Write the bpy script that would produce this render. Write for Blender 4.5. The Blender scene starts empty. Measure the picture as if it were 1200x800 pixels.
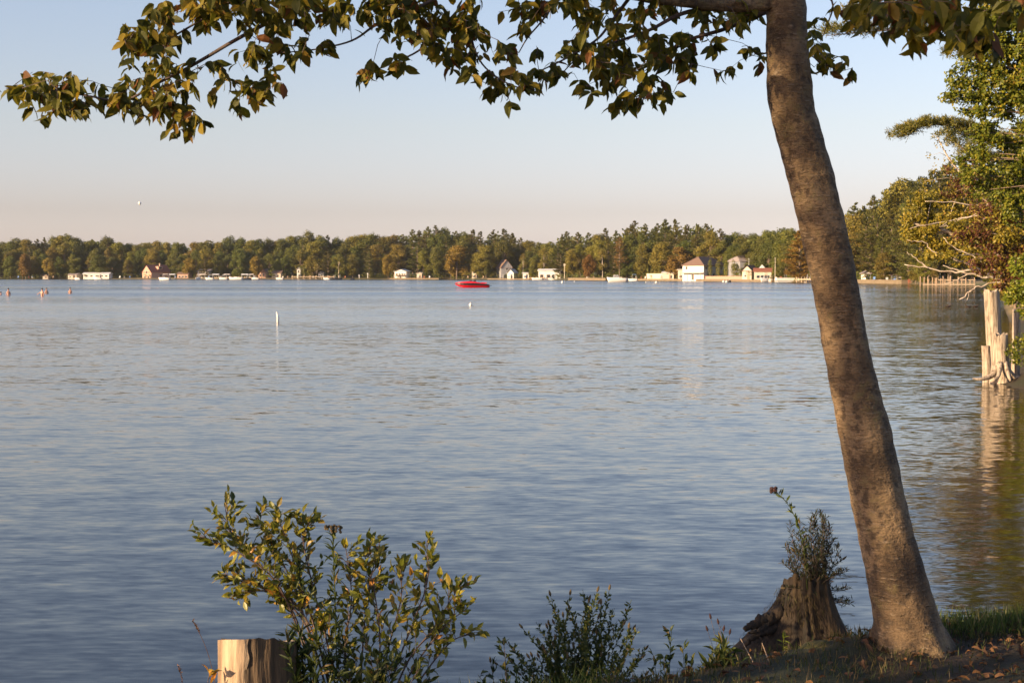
import bpy, bmesh, math, random
import numpy as np
from mathutils import Vector, Matrix
R = math.radians
random.seed(7); rng = np.random.default_rng(7)
sc = bpy.context.scene
COL = sc.collection
# ------------------------------------------------------------------ camera
CAMZ, F, HOR = 2.2, 1667.0, 322.5
PITCH = math.atan((400 - HOR) / F)
cam_d = bpy.data.cameras.new('camera'); cam = bpy.data.objects.new('camera', cam_d); COL.objects.link(cam)
cam.location = (0, 0, CAMZ); cam.rotation_euler = (math.pi/2 - PITCH, 0, 0)
cam_d.sensor_fit = 'HORIZONTAL'; cam_d.sensor_width = 36; cam_d.lens = 36 * F / 1200
cam_d.clip_start = 0.1; cam_d.clip_end = 20000
cam_d.dof.use_dof = True; cam_d.dof.focus_distance = 11; cam_d.dof.aperture_fstop = 14
sc.camera = cam
# ------------------------------------------------------------------ light
SUN_EL, SUN_AZ = R(13), R(60)        # azimuth: behind the camera, this far to its left
sdir = Vector((-math.sin(SUN_AZ)*math.cos(SUN_EL), -math.cos(SUN_AZ)*math.cos(SUN_EL), math.sin(SUN_EL)))
w = bpy.data.worlds.new('World'); sc.world = w; w.use_nodes = True
nt = w.node_tree; nt.nodes.clear()
sky = nt.nodes.new('ShaderNodeTexSky'); sky.sky_type = 'NISHITA'; sky.sun_disc = False
sky.sun_elevation = SUN_EL; sky.sun_rotation = math.atan2(sdir.x, sdir.y)
sky.altitude = 0; sky.air_density = 1.0; sky.dust_density = 1.2; sky.ozone_density = 1.5
tc = nt.nodes.new('ShaderNodeTexCoord'); sx = nt.nodes.new('ShaderNodeSeparateXYZ')
nt.links.new(tc.outputs['Generated'], sx.inputs[0])
rampw = nt.nodes.new('ShaderNodeValToRGB')
nt.links.new(sx.outputs['Z'], rampw.inputs[0])
e = rampw.color_ramp.elements
e[0].position = 0.0; e[0].color = (1, 1, 1, 1)
e[1].position = 0.32; e[1].color = (1, 1, 1, 1)
e[0].color = (1.27, 1.22, 1.8, 1); e[1].position = 0.35; e[1].color = (1.05, .95, 1.04, 1)
for p_, c_ in ((.010, (1.24, 1.16, 1.75)), (.044, (.95, .82, 1.09)), (.103, (1.05, .87, .94)), (.186, (1.12, .94, .98))):
    q_ = e.new(p_); q_.color = (*c_, 1)
mulw = nt.nodes.new('ShaderNodeMix'); mulw.data_type = 'RGBA'; mulw.blend_type = 'MULTIPLY'; mulw.inputs[0].default_value = 1
nt.links.new(sky.outputs[0], mulw.inputs[6]); nt.links.new(rampw.outputs[0], mulw.inputs[7])
bg = nt.nodes.new('ShaderNodeBackground'); bg.inputs[1].default_value = 0.12
wo = nt.nodes.new('ShaderNodeOutputWorld')
nt.links.new(mulw.outputs[2], bg.inputs[0]); nt.links.new(bg.outputs[0], wo.inputs[0])
sl = bpy.data.lights.new('sun', 'SUN'); sl.energy = 5.0; sl.angle = R(0.6); sl.color = (1.0, 0.74, 0.44)
so = bpy.data.objects.new('sun', sl); COL.objects.link(so)
so.rotation_euler = sdir.to_track_quat('Z', 'Y').to_euler(); so.location = (-30, -30, 30)
sc.view_settings.view_transform = 'Standard'; sc.view_settings.look = 'None'
sc.view_settings.exposure = 0.9; sc.view_settings.gamma = 1
sc.render.engine = 'CYCLES'
sc.cycles.use_denoising = True
sc.cycles.max_bounces = 5; sc.cycles.diffuse_bounces = 2; sc.cycles.glossy_bounces = 3; sc.cycles.transmission_bounces = 3
sc.cycles.caustics_reflective = False; sc.cycles.caustics_refractive = False

# ------------------------------------------------------------------ helpers
CP, SP = math.cos(PITCH), math.sin(PITCH)
def ray(px, py):
    x, y = (px - 600) / F, (400 - py) / F
    return Vector((x, CP + y*SP, -SP + y*CP))
def P(px, py, Y):
    d = ray(px, py); return Vector((0, 0, CAMZ)) + d * (Y / d.y)
def X(px, Y): return P(px, HOR, Y).x
def ZY(py, Y): return P(600, py, Y).z
def smooth(t): t = np.clip(t, 0, 1); return t*t*(3-2*t)

def tag(o, label=None, cat=None, group=None, kind=None):
    if label: o['label'] = label
    if cat: o['category'] = cat
    if group: o['group'] = group
    if kind: o['kind'] = kind
    return o
def empty(name, loc=(0, 0, 0), rz=0):
    o = bpy.data.objects.new(name, None); COL.objects.link(o); o.location = loc; o.rotation_euler = (0, 0, rz)
    o.empty_display_size = 0.2
    return o
class MB:
    def __init__(s): s.v = []; s.f = []; s.n = 0
    def add(s, verts, faces):
        verts = [tuple(map(float, q)) for q in verts]
        s.f += [tuple(int(i) + s.n for i in fc) for fc in faces]; s.v += verts; s.n += len(verts); return s
    def box(s, c, d, rz=0, taper=1.0):
        cx, cy, cz = c; hx, hy, hz = d[0]/2, d[1]/2, d[2]/2; V = []
        for z, k in ((-hz, 1), (hz, taper)):
            for x, y in ((-hx, -hy), (hx, -hy), (hx, hy), (-hx, hy)):
                x2, y2 = x*k, y*k
                V.append((cx + x2*math.cos(rz) - y2*math.sin(rz), cy + x2*math.sin(rz) + y2*math.cos(rz), cz + z))
        return s.add(V, [(3,2,1,0),(4,5,6,7),(0,1,5,4),(1,2,6,5),(2,3,7,6),(3,0,4,7)])
    def tube(s, pts, rad, n=8, cap=True, wob=0):
        pts = [Vector(p) for p in pts]
        if not hasattr(rad, '__len__'): rad = [rad]*len(pts)
        V = []; Fc = []
        up0 = Vector((0.13, 0.27, 1)).normalized()
        for i, p in enumerate(pts):
            t = (pts[min(i+1, len(pts)-1)] - pts[max(i-1, 0)])
            t = t.normalized() if t.length > 1e-9 else Vector((0, 0, 1))
            a = t.cross(Vector((0.9, 0.3, 0.05)) if abs(t.dot(up0)) > .93 else up0).normalized(); b = t.cross(a)
            for k in range(n):
                an = 2*math.pi*k/n
                r = rad[i]*(1 + wob*math.sin(an*3 + i*1.7))
                V.append(p + a*(math.cos(an)*r) + b*(math.sin(an)*r))
        for i in range(len(pts)-1):
            for k in range(n):
                Fc.append((i*n+k, i*n+(k+1) % n, (i+1)*n+(k+1) % n, (i+1)*n+k))
        if cap: Fc += [tuple(range(n))[::-1], tuple((len(pts)-1)*n+k for k in range(n))]
        return s.add(V, Fc)
    def blob(s, c, r, nu=10, nv=7, noise=0.0, seed=0):
        rr = random.Random(seed); V = []; Fc = []
        r = r if hasattr(r, '__len__') else (r, r, r)
        for j in range(1, nv):
            for i in range(nu):
                th = math.pi*j/nv; ph = 2*math.pi*i/nu; k = 1 + rr.uniform(-noise, noise)
                V.append((c[0]+r[0]*math.sin(th)*math.cos(ph)*k, c[1]+r[1]*math.sin(th)*math.sin(ph)*k, c[2]+r[2]*math.cos(th)*k))
        V += [(c[0], c[1], c[2]+r[2]), (c[0], c[1], c[2]-r[2])]; T = len(V)-2; B = T+1
        for j in range(nv-2):
            for i in range(nu): Fc.append((j*nu+i, (j+1)*nu+i, (j+1)*nu+(i+1) % nu, j*nu+(i+1) % nu))
        for i in range(nu): Fc.append((T, i, (i+1) % nu)); Fc.append((B, (nv-2)*nu+(i+1) % nu, (nv-2)*nu+i))
        return s.add(V, Fc)
    def build(s, name, m, parent=None, smooth_=False):
        me = bpy.data.meshes.new(name); me.from_pydata(s.v, [], s.f); me.update()
        if smooth_: me.polygons.foreach_set('use_smooth', [True]*len(me.polygons))
        me.materials.append(m)
        o = bpy.data.objects.new(name, me); COL.objects.link(o)
        if parent: o.parent = parent
        return o
def children(o): return CH.get(o.name, [])
def copy_tree(o, parent=None):
    c = o.copy(); COL.objects.link(c)
    if parent: c.parent = parent
    for ch in o.children: copy_tree(ch, c)
    return c

# ------------------------------------------------------------------ materials
class Mat:
    def __init__(s, name, rough=0.8):
        s.m = bpy.data.materials.new(name); s.m.use_nodes = True; s.t = s.m.node_tree
        s.b = s.t.nodes['Principled BSDF']; s.b.inputs['Roughness'].default_value = rough
        s.out = s.t.nodes['Material Output']; s.co = None
    def n(s, ty, **kw):
        x = s.t.nodes.new('ShaderNode'+ty)
        for k, v in kw.items(): setattr(x, k, v)
        return x
    def l(s, a, b): s.t.links.new(a, b)
    def coord(s, scale=(1, 1, 1), rot=(0, 0, 0), out='Object'):
        c = s.n('TexCoord'); m = s.n('Mapping'); m.inputs['Scale'].default_value = scale; m.inputs['Rotation'].default_value = rot
        s.l(c.outputs[out], m.inputs[0]); return m.outputs[0]
    def noise(s, vec, scale, detail=4, rough=0.55, dist=0):
        x = s.n('TexNoise'); x.inputs['Scale'].default_value = scale; x.inputs['Detail'].default_value = detail
        x.inputs['Roughness'].default_value = rough; x.inputs['Distortion'].default_value = dist
        if vec is not None: s.l(vec, x.inputs['Vector'])
        return x.outputs['Fac']
    def ramp(s, fac, stops):
        x = s.n('ValToRGB'); s.l(fac, x.inputs[0]); el = x.color_ramp.elements
        while len(el) < len(stops): el.new(0.5)
        for q, (p, c) in zip(el, stops):
            q.position = p; q.color = (c, c, c, 1) if not hasattr(c, '__len__') else (*c, 1)
        return x.outputs[0]
    def mix(s, fac, a, b, blend='MIX'):
        x = s.n('Mix'); x.data_type = 'RGBA'; x.blend_type = blend
        for i, v in ((0, fac), (6, a), (7, b)):
            if hasattr(v, 'is_linked'): s.l(v, x.inputs[i])
            elif hasattr(v, '__len__'): x.inputs[i].default_value = (*v, 1)
            else: x.inputs[i].default_value = v
        return x.outputs[2]
    def math(s, op, a, b=0.0):
        x = s.n('Math'); x.operation = op
        for i, v in ((0, a), (1, b)):
            if hasattr(v, 'is_linked'): s.l(v, x.inputs[i])
            else: x.inputs[i].default_value = v
        return x.outputs[0]
    def color(s, c):
        if hasattr(c, 'is_linked'): s.l(c, s.b.inputs['Base Color'])
        else: s.b.inputs['Base Color'].default_value = (*c, 1)
        return s
    def bump(s, h, dist=0.01, strength=1.0):
        x = s.n('Bump'); x.inputs['Distance'].default_value = dist; x.inputs['Strength'].default_value = strength
        s.l(h, x.inputs['Height']); s.l(x.outputs[0], s.b.inputs['Normal']); return s
def simple(name, c, rough=0.7, var=0.18, scale=3.0):
    m = Mat(name, rough); nz = m.noise(m.coord(), scale, 5)
    m.color(m.mix(nz, tuple(x*(1-var) for x in c), tuple(min(1, x*(1+var)) for x in c))); return m.m
def leaf_mat(name, stops, trans=0.35, rough=0.5, objvar=0.0, patch=0.0, patch_scale=0.5):
    """leaf colour from a ramp over a random value per leaf"""
    m = Mat(name, rough); g = m.n('NewGeometry'); f = g.outputs['Random Per Island']
    if patch:
        nz = m.noise(m.coord(), patch_scale, 2)
        f = m.math('ADD', m.math('MULTIPLY', f, 1-patch), m.math('MULTIPLY', m.math('ADD', m.math('MULTIPLY', m.math('SUBTRACT', nz, .5), 2.2), .5), patch))
    c = m.ramp(f, stops)
    if objvar:
        oi = m.n('ObjectInfo'); h = m.n('HueSaturation')
        m.l(m.math('ADD', 0.5-objvar*0.10, m.math('MULTIPLY', oi.outputs['Random'], objvar*0.18)), h.inputs['Hue'])
        wn = m.n('TexWhiteNoise', noise_dimensions='1D'); m.l(oi.outputs['Random'], wn.inputs['W'])
        m.l(m.math('ADD', 1-objvar*0.9, m.math('MULTIPLY', wn.outputs['Value'], objvar*1.7)), h.inputs['Value'])
        m.l(c, h.inputs['Color']); c = h.outputs[0]
    m.color(c); m.b.inputs['Specular IOR Level'].default_value = 0.35
    if trans:
        tr = m.n('BsdfTranslucent'); m.l(c, tr.inputs[0]); ms = m.n('MixShader'); ms.inputs[0].default_value = trans
        m.l(m.b.outputs[0], ms.inputs[1]); m.l(tr.outputs[0], ms.inputs[2]); m.l(ms.outputs[0], m.out.inputs[0])
    return m.m

M = {}
M['white'] = simple('white_paint', (.72, .70, .66), .6, .08)
M['cream'] = simple('cream_paint', (.60, .52, .42), .7, .12)
M['tan'] = simple('tan_siding', (.42, .30, .20), .8, .15)
M['grey'] = simple('grey_siding', (.26, .26, .28), .8, .12)
M['redwood'] = simple('red_stained_wood', (.36, .13, .07), .8, .2)
M['pinkwood'] = simple('pinkish_wood', (.50, .30, .22), .8, .15)
M['brownroof'] = simple('brown_shingles', (.20, .125, .09), .9, .25, 2)
M['redroof'] = simple('red_brown_shingles', (.24, .085, .055), .9, .25, 2)
M['greyroof'] = simple('grey_shingles', (.30, .25, .24), .9, .2, 2)
M['orange'] = simple('orange_canvas', (.34, .12, .06), .8, .15)
M['blue'] = simple('blue_canvas', (.10, .20, .45), .7, .1)
M['teal'] = simple('teal_canvas', (.10, .42, .38), .7, .1)
M['dark'] = simple('dark_trim', (.025, .025, .03), .5, .3)
M['wood'] = simple('weathered_wood', (.36, .25, .16), .85, .3, 2)
M['palewood'] = simple('pale_dock_wood', (.52, .40, .27), .85, .2, 2)
M['sandwall'] = simple('pale_concrete', (.21, .16, .10), .9, .35, .6)
M['skin'] = simple('skin', (.52, .27, .18), .5, .08)
M['hair'] = simple('hair', (.04, .025, .018), .6, .2)
M['swim'] = simple('swimwear', (.03, .04, .08), .7, .2)
M['metal'] = simple('pale_metal', (.5, .5, .5), .35, .1)
g_ = Mat('window_glass', .08); g_.color((.03, .035, .045)); M['glass'] = g_.m
r_ = Mat('red_gelcoat', .25); r_.color((.72, .012, .03)); r_.b.inputs['Coat Weight'].default_value = .5; M['redhull'] = r_.m
k_ = Mat('black_gelcoat', .3); k_.color((.012, .012, .016)); M['blackhull'] = k_.m
wh = Mat('white_gelcoat', .3); wh.color((.74, .72, .69)); M['whitehull'] = wh.m

# bark of the leaning tree: smooth grey brown, mottled, horizontal lenticels, yellow-green lichen
b = Mat('smooth_mottled_bark', .85)
co = b.coord(); cs = b.coord((1, 1, 4.5)); cl = b.coord((.9, .9, 5))
n1 = b.noise(co, 3.2, 6, .6, .4); n2 = b.noise(co, 24, 5, .65); n3 = b.noise(cs, 22, 3, .6); n4 = b.noise(co, 5.5, 3)
n5 = b.noise(co, 60, 3, .7)
base = b.ramp(n1, [(.33, (.046, .028, .015)), (.47, (.135, .086, .044)), (.66, (.31, .208, .110))])
base = b.mix(b.ramp(n2, [(.39, .75), (.50, 0.0)]), base, (.045, .030, .018))
base = b.mix(b.ramp(n5, [(.34, .5), (.45, 0.0)]), base, (.05, .034, .02))
base = b.mix(b.ramp(n3, [(.60, 0.0), (.70, .65)]), base, (.28, .21, .14))
base = b.mix(b.math('MULTIPLY', b.ramp(n4, [(.52, 0.0), (.66, .7)]), b.ramp(n2, [(.5, 0.0), (.62, .7)])), base, (.20, .165, .055))
b.color(base)
b.bump(b.math('ADD', b.math('MULTIPLY', n2, .5), b.math('ADD', b.math('MULTIPLY', n3, .6), b.math('MULTIPLY', n5, .4))), .022, 1.0)
M['bark'] = b.m
b = Mat('twig_bark', .8); b.color(b.ramp(b.noise(b.coord(), 20), [(.3, (.05, .035, .03)), (.7, (.15, .10, .08))])); M['twig'] = b.m
b = Mat('far_bark', .9); b.color(b.ramp(b.noise(b.coord(), 2), [(.3, (.12, .085, .06)), (.7, (.30, .22, .16))])); M['farbark'] = b.m
b = Mat('birch_bark', .8); b.color(b.ramp(b.noise(b.coord((1,1,4)), 3), [(.35, (.30, .22, .16)), (.55, (.62, .52, .42))])); M['birch'] = b.m
# weathered stump wood
def stumpwood(name, c0, c1, c2, sc_=14):
    b = Mat(name, .85); v = b.coord((1, 1, .10)); a = b.noise(v, sc_, 6, .65, .3); a2 = b.noise(b.coord(), 5, 4)
    c = b.ramp(a, [(.36, c0), (.49, c1), (.72, c2)])
    c = b.mix(b.ramp(a2, [(.55, 0), (.75, .6)]), c, c0); b.color(c)
    b.bump(b.math('ADD', a, b.math('MULTIPLY', b.noise(v, sc_*4, 3), .4)), .02, 1.0); return b.m
M['stumppale'] = stumpwood('bare_stump_wood', (.20, .13, .08), (.46, .34, .22), (.60, .47, .32), 10)
M['greywood'] = stumpwood('grey_drift_wood', (.11, .08, .055), (.38, .30, .22), (.56, .46, .35), 24)
M['stumpbark'] = stumpwood('rough_stump_bark', (.02, .014, .01), (.085, .055, .032), (.17, .11, .06), 16)
M['stumpdark'] = stumpwood('mossy_old_stump_wood', (.008, .006, .004), (.034, .021, .011), (.075, .046, .018), 12)
b = Mat('mossy_stone', .95); a = b.noise(b.coord(), 12, 5)
b.color(b.ramp(a, [(.35, (.03, .032, .008)), (.55, (.07, .06, .016)), (.75, (.10, .07, .035))])); b.bump(b.noise(b.coord(), 40), .01); M['moss'] = b.m

# foliage
M['canopy'] = leaf_mat('hornbeam_leaf', [(0, (.060, .066, .010)), (.45, (.12, .115, .012)), (.72, (.22, .175, .014)), (.90, (.30, .20, .016)), (.96, (.15, .06, .018)), (1, (.24, .09, .02))], .46, .6)
M['bushleaf'] = leaf_mat('bush_leaf', [(0, (.065, .082, .010)), (.5, (.15, .155, .018)), (.8, (.28, .24, .024)), (.95, (.30, .20, .03)), (1, (.48, .20, .03))], .3, .4)
M['herbleaf'] = leaf_mat('herb_leaf', [(0, (.024, .040, .009)), (.6, (.060, .080, .014)), (.9, (.12, .13, .022)), (1, (.16, .10, .03))], .25, .5)
M['dryleaf'] = leaf_mat('dry_herb_leaf', [(0, (.03, .04, .018)), (.5, (.06, .062, .026)), (.8, (.13, .09, .05)), (1, (.2, .12, .07))], .2, .6)
M['flower'] = simple('dry_flower_head', (.10, .07, .03), .9, .4, 40)
M['darkflower'] = simple('dark_seed_head', (.035, .014, .014), .9, .4, 40)
M['grass'] = leaf_mat('grass_blade', [(0, (.035, .065, .010)), (.6, (.075, .115, .018)), (.9, (.16, .16, .04)), (1, (.30, .22, .10))], .3, .5)
M['bankgrass'] = leaf_mat('bank_grass_blade', [(0, (.022, .036, .007)), (.45, (.045, .062, .012)), (.65, (.08, .055, .022)), (.9, (.12, .085, .035)), (1, (.16, .13, .05))], .3, .6)
M['litter'] = leaf_mat('fallen_leaf', [(0, (.035, .018, .010)), (.5, (.09, .042, .02)), (.85, (.15, .075, .03)), (1, (.24, .11, .035))], .1, .8)
dec = lambda n, st, ov=.25: leaf_mat(n, st, .22, .6, ov, .35, .25)
M['f_green'] = dec('broadleaf_green', [(0, (.060, .074, .012)), (.6, (.135, .145, .020)), (1, (.23, .21, .032))])
M['f_olive'] = dec('broadleaf_olive', [(0, (.105, .105, .014)), (.6, (.21, .18, .024)), (1, (.32, .25, .036))])
M['f_gold'] = dec('broadleaf_golden', [(0, (.15, .11, .012)), (.6, (.27, .19, .022)), (1, (.36, .23, .03))], .08)
M['f_rust'] = dec('broadleaf_rust', [(0, (.12, .070, .015)), (.6, (.22, .125, .022)), (1, (.30, .17, .03))], .10)
M['f_pine'] = dec('pine_needles', [(0, (.050, .058, .012)), (.6, (.12, .118, .020)), (1, (.21, .18, .030))])
M['f_pinegold'] = dec('golden_pine_needles', [(0, (.14, .075, .015)), (.6, (.27, .15, .025)), (1, (.34, .20, .035))], .1)
M['f_cypress'] = dec('yellow_green_columnar', [(0, (.11, .12, .015)), (.6, (.19, .18, .025)), (1, (.26, .22, .03))], .1)
M['n_green'] = leaf_mat('near_green_leaf', [(0, (.065, .090, .010)), (.5, (.13, .155, .014)), (.85, (.25, .22, .02)), (.97, (.34, .22, .03)), (1, (.35, .1, .03))], .3, .45, 0, .3, .7)
M['n_gold'] = leaf_mat('near_golden_leaf', [(0, (.12, .115, .014)), (.5, (.23, .19, .02)), (.85, (.36, .25, .025)), (1, (.34, .12, .04))], .3, .5, 0, .3, .8)
M['n_red'] = leaf_mat('near_maroon_leaf', [(0, (.07, .026, .022)), (.50, (.15, .055, .03)), (.62, (.15, .12, .02)), (.8, (.24, .17, .025)), (1, (.30, .20, .03))], .3, .5, 0, .3, .8)
M['n_lime'] = leaf_mat('near_lime_leaf', [(0, (.10, .14, .012)), (.6, (.20, .23, .02)), (1, (.32, .29, .03))], .35, .45)

# ground
gm = Mat('ground_soil_and_grass', .95); v = gm.coord()
a = gm.noise(v, 1.3, 6, .6); a2 = gm.noise(v, 14, 5, .7); a3 = gm.noise(v, .03, 4)
c = gm.ramp(a2, [(.3, (.015, .009, .005)), (.55, (.048, .028, .013)), (.75, (.11, .062, .027))])
c = gm.mix(gm.ramp(a, [(.42, 0), (.58, .8)]), c, (.028, .034, .009))
fc = gm.ramp(a3, [(.35, (.34, .24, .13)), (.5, (.22, .17, .07)), (.62, (.12, .12, .035))])
sep = gm.n('SeparateXYZ'); gm.l(v, sep.inputs[0])
far = gm.math('MULTIPLY', gm.math('SUBTRACT', sep.outputs['Y'], 60), .05)
fcl = gm.n('Clamp'); gm.l(far, fcl.inputs[0])
c = gm.mix(fcl.outputs[0], c, fc)
wet = gm.ramp(gm.math('ADD', sep.outputs['Z'], gm.math('MULTIPLY', a, .1)), [(.02, 1.0), (.14, 0.0)])
c = gm.mix(wet, c, (.05, .035, .02)); gm.color(c); gm.bump(a2, .03, .8); M['ground'] = gm.m

# water
wm = Mat('lake_water', .05); wm.b.inputs['IOR'].default_value = 1.39
wm.color((.014, .015, .013)); wm_bank_tint = True
v1 = wm.coord((.32, 1, 1), (0, 0, R(-4)), 'Object'); v2 = wm.coord((.42, 1, 1), (0, 0, R(15))); v3 = wm.coord((.05, .30, 1), (0, 0, R(2)))
def ncol(vec, sc_, det, dist=0.0):
    x = wm.n('TexNoise'); x.inputs['Scale'].default_value = sc_; x.inputs['Detail'].default_value = det; x.inputs['Distortion'].default_value = dist
    wm.l(vec, x.inputs['Vector']); s_ = wm.n('VectorMath', operation='SUBTRACT'); wm.l(x.outputs['Color'], s_.inputs[0]); s_.inputs[1].default_value = (.5, .5, .5); return s_.outputs[0]
def vsc(a, f):
    x = wm.n('VectorMath', operation='SCALE'); wm.l(a, x.inputs[0])
    if hasattr(f, 'is_linked'): wm.l(f, x.inputs['Scale'])
    else: x.inputs['Scale'].default_value = f
    return x.outputs[0]
def vadd(a, c_):
    x = wm.n('VectorMath', operation='ADD'); wm.l(a, x.inputs[0])
    if hasattr(c_, 'is_linked'): wm.l(c_, x.inputs[1])
    else: x.inputs[1].default_value = c_
    return x.outputs[0]
amp = wm.ramp(wm.noise(v3, .10, 3, .5), [(.36, .45), (.5, .7), (.64, 1.05)])
wsep = wm.n('SeparateXYZ'); wm.l(wm.coord(), wsep.inputs[0])
mr = wm.n('MapRange'); wm.l(wsep.outputs['Y'], mr.inputs[0]); mr.inputs[1].default_value = 70; mr.inputs[2].default_value = 240; mr.inputs[3].default_value = 1; mr.inputs[4].default_value = 2.2
amp = wm.math('MULTIPLY', amp, mr.outputs[0])
sl3 = vadd(vadd(vsc(ncol(v1, 2.2, 1, .3), .13), vsc(ncol(v2, 6.5, 2), .22)), vsc(ncol(v1, 20, 2), .22))
sl3 = vsc(sl3, amp); vm = wm.n('VectorMath', operation='MULTIPLY'); wm.l(sl3, vm.inputs[0]); vm.inputs[1].default_value = (.6, 1, 0)
mb_ = wm.n('MapRange'); wm.l(wsep.outputs['Y'], mb_.inputs[0]); mb_.inputs[1].default_value = 14; mb_.inputs[2].default_value = 175; mb_.inputs[3].default_value = 0; mb_.inputs[4].default_value = .075
pv = wm.noise(wm.coord((.0035, .022, 1), (0, 0, R(1))), 1.0, 3, .6)      # ruffled and calm bands far out: normals tilted to this shore to mirror higher sky
lean = wm.math('MULTIPLY', mb_.outputs[0], wm.ramp(pv, [(.38, .45), (.5, .9), (.62, 1.35)]))
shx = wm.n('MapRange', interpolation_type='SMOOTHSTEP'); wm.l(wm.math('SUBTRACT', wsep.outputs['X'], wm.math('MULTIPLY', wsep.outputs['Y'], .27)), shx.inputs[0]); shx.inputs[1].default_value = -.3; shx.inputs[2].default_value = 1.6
wm.color(wm.mix(shx.outputs[0], (.014, .015, .013), (.045, .030, .006)))      # brown bottom tint along the right bank, olive tree reflection painted in
mirror_wedge = wm.n('MapRange', interpolation_type='SMOOTHSTEP'); wm.l(wm.math('DIVIDE', wsep.outputs['X'], wsep.outputs['Y']), mirror_wedge.inputs[0])      # tilt eased by lee so tree reflections return along the right bank
mirror_wedge.inputs[1].default_value = .20; mirror_wedge.inputs[2].default_value = .285; mirror_wedge.inputs[3].default_value = 1; mirror_wedge.inputs[4].default_value = .12
lean = wm.math('MULTIPLY', lean, mirror_wedge.outputs[0])
lv = wm.n('CombineXYZ'); wm.l(wm.math('MULTIPLY', lean, -1.0), lv.inputs[1]); lean_v = lv.outputs[0]
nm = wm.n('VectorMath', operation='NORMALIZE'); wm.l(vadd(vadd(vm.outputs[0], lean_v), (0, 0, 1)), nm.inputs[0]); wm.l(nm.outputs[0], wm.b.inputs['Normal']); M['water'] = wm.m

# ------------------------------------------------------------------ land and water
SHORE_PX = [(-450, 900), (-200, 860), (0, 780), (200, 775), (400, 764), (520, 745), (600, 725), (660, 655), (700, 611), (760, 585), (800, 564), (860, 505), (900, 462), (960, 425), (1010, 400), (1060, 372), (1085, 322)]
def D(px): return float(np.interp(px, [a for a, _ in SHORE_PX], [b for _, b in SHORE_PX]))
far_pts = [((px-600)/F*d, d) for px, d in SHORE_PX]
poly = [(-700, 700)] + far_pts + [(104, 290), (92, 268), (57, 165), (32, 92), (18.5, 52), (11.6, 33.5), (10.6, 30), (9.6, 28.6), (10.0, 27), (12.0, 24), (11, 17), (8, 11.5),
        (5.4, 9), (4, 8.05), (2.5, 7.75), (1.3, 7.45), (.6, 6.9), (-.2, 6.4), (-1.2, 6.25), (-3, 6.0), (-8, 4.5), (-20, 0), (-80, -20), (-300, 0), (-700, 250)]
PV = np.array(poly)
def sdist(x, y):
    """signed distance to the lake outline, positive on land"""
    x = np.asarray(x, float); y = np.asarray(y, float); d = np.full(x.shape, 1e9); ins = np.zeros(x.shape, bool)
    for i in range(len(PV)):
        a = PV[i]; b_ = PV[(i+1) % len(PV)]; ab = b_-a; L = (ab**2).sum()
        t = np.clip(((x-a[0])*ab[0]+(y-a[1])*ab[1])/L, 0, 1)
        d = np.minimum(d, np.hypot(x-a[0]-t*ab[0], y-a[1]-t*ab[1]))
        cond = ((a[1] > y) != (b_[1] > y)) & (x < (b_[0]-a[0])*(y-a[1])/(b_[1]-a[1]+1e-12)+a[0]); ins ^= cond
    return np.where(ins, -d, d)
def wav(x, y, f, s=0): return np.sin(x*f+1.3*s+np.sin(y*f*.7+s)*1.4)*np.cos(y*f*1.1-s*.7+np.sin(x*f*.6)*1.2)
def height(x, y):
    x = np.asarray(x, float); y = np.asarray(y, float)
    s = sdist(x, y) + .06*wav(x, y, 3.1, 1)
    z = np.where(s < 0, np.maximum(-2.0, s*.35), .62*smooth(s/1.25))
    z = z + np.where(s > 6, np.minimum((s-6)*.02, 3.0) + np.minimum(np.maximum(s-60, 0)*.012, 6), 0)*(y > 60)
    near = (s > .2)
    z = z + near*(.022*wav(x, y, 2.3, 2) + .012*wav(x, y, 7.7, 3))
    return z
def gz(x, y): return float(height(np.array([x]), np.array([y]))[0])
def axis(lo_f, hi_f, step, lo, hi, g=1.055):
    a = list(np.arange(lo_f, hi_f+1e-6, step)); s = step; q = hi_f
    while q < hi: s *= g; q += s; a.append(q)
    s = step; q = lo_f
    while q > lo: s *= g; q -= s; a.insert(0, q)
    return np.array(a)
xs = axis(-3, 5.5, .085, -4000, 4000); ys = axis(4, 9.2, .085, -400, 5000)
XX, YY = np.meshgrid(xs, ys); ZZ = height(XX, YY)
me = bpy.data.meshes.new('ground'); nx, ny = len(xs), len(ys)
idx = np.arange(nx*ny).reshape(ny, nx)
q = np.stack([idx[:-1, :-1], idx[:-1, 1:], idx[1:, 1:], idx[1:, :-1]], -1).reshape(-1, 4)
def grid_mesh(me, verts, q):
    me.vertices.add(len(verts)); me.vertices.foreach_set('co', verts.astype(np.float32).ravel())
    me.loops.add(q.size); me.loops.foreach_set('vertex_index', q.astype(np.int32).ravel())
    me.polygons.add(len(q)); me.polygons.foreach_set('loop_start', np.arange(0, q.size, q.shape[1], dtype=np.int32))
    me.update(calc_edges=True); me.validate()
grid_mesh(me, np.stack([XX, YY, ZZ], -1).reshape(-1, 3), q)
me.polygons.foreach_set('use_smooth', [True]*len(me.polygons)); me.materials.append(M['ground'])
o = bpy.data.objects.new('ground', me); COL.objects.link(o); tag(o, kind='structure')
wb = MB(); wb.add([(-4000, -60, 0), (4000, -60, 0), (4000, 5000, 0), (-4000, 5000, 0)], [(0, 1, 2, 3)])
tag(wb.build('water', M['water']), kind='structure')

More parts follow.
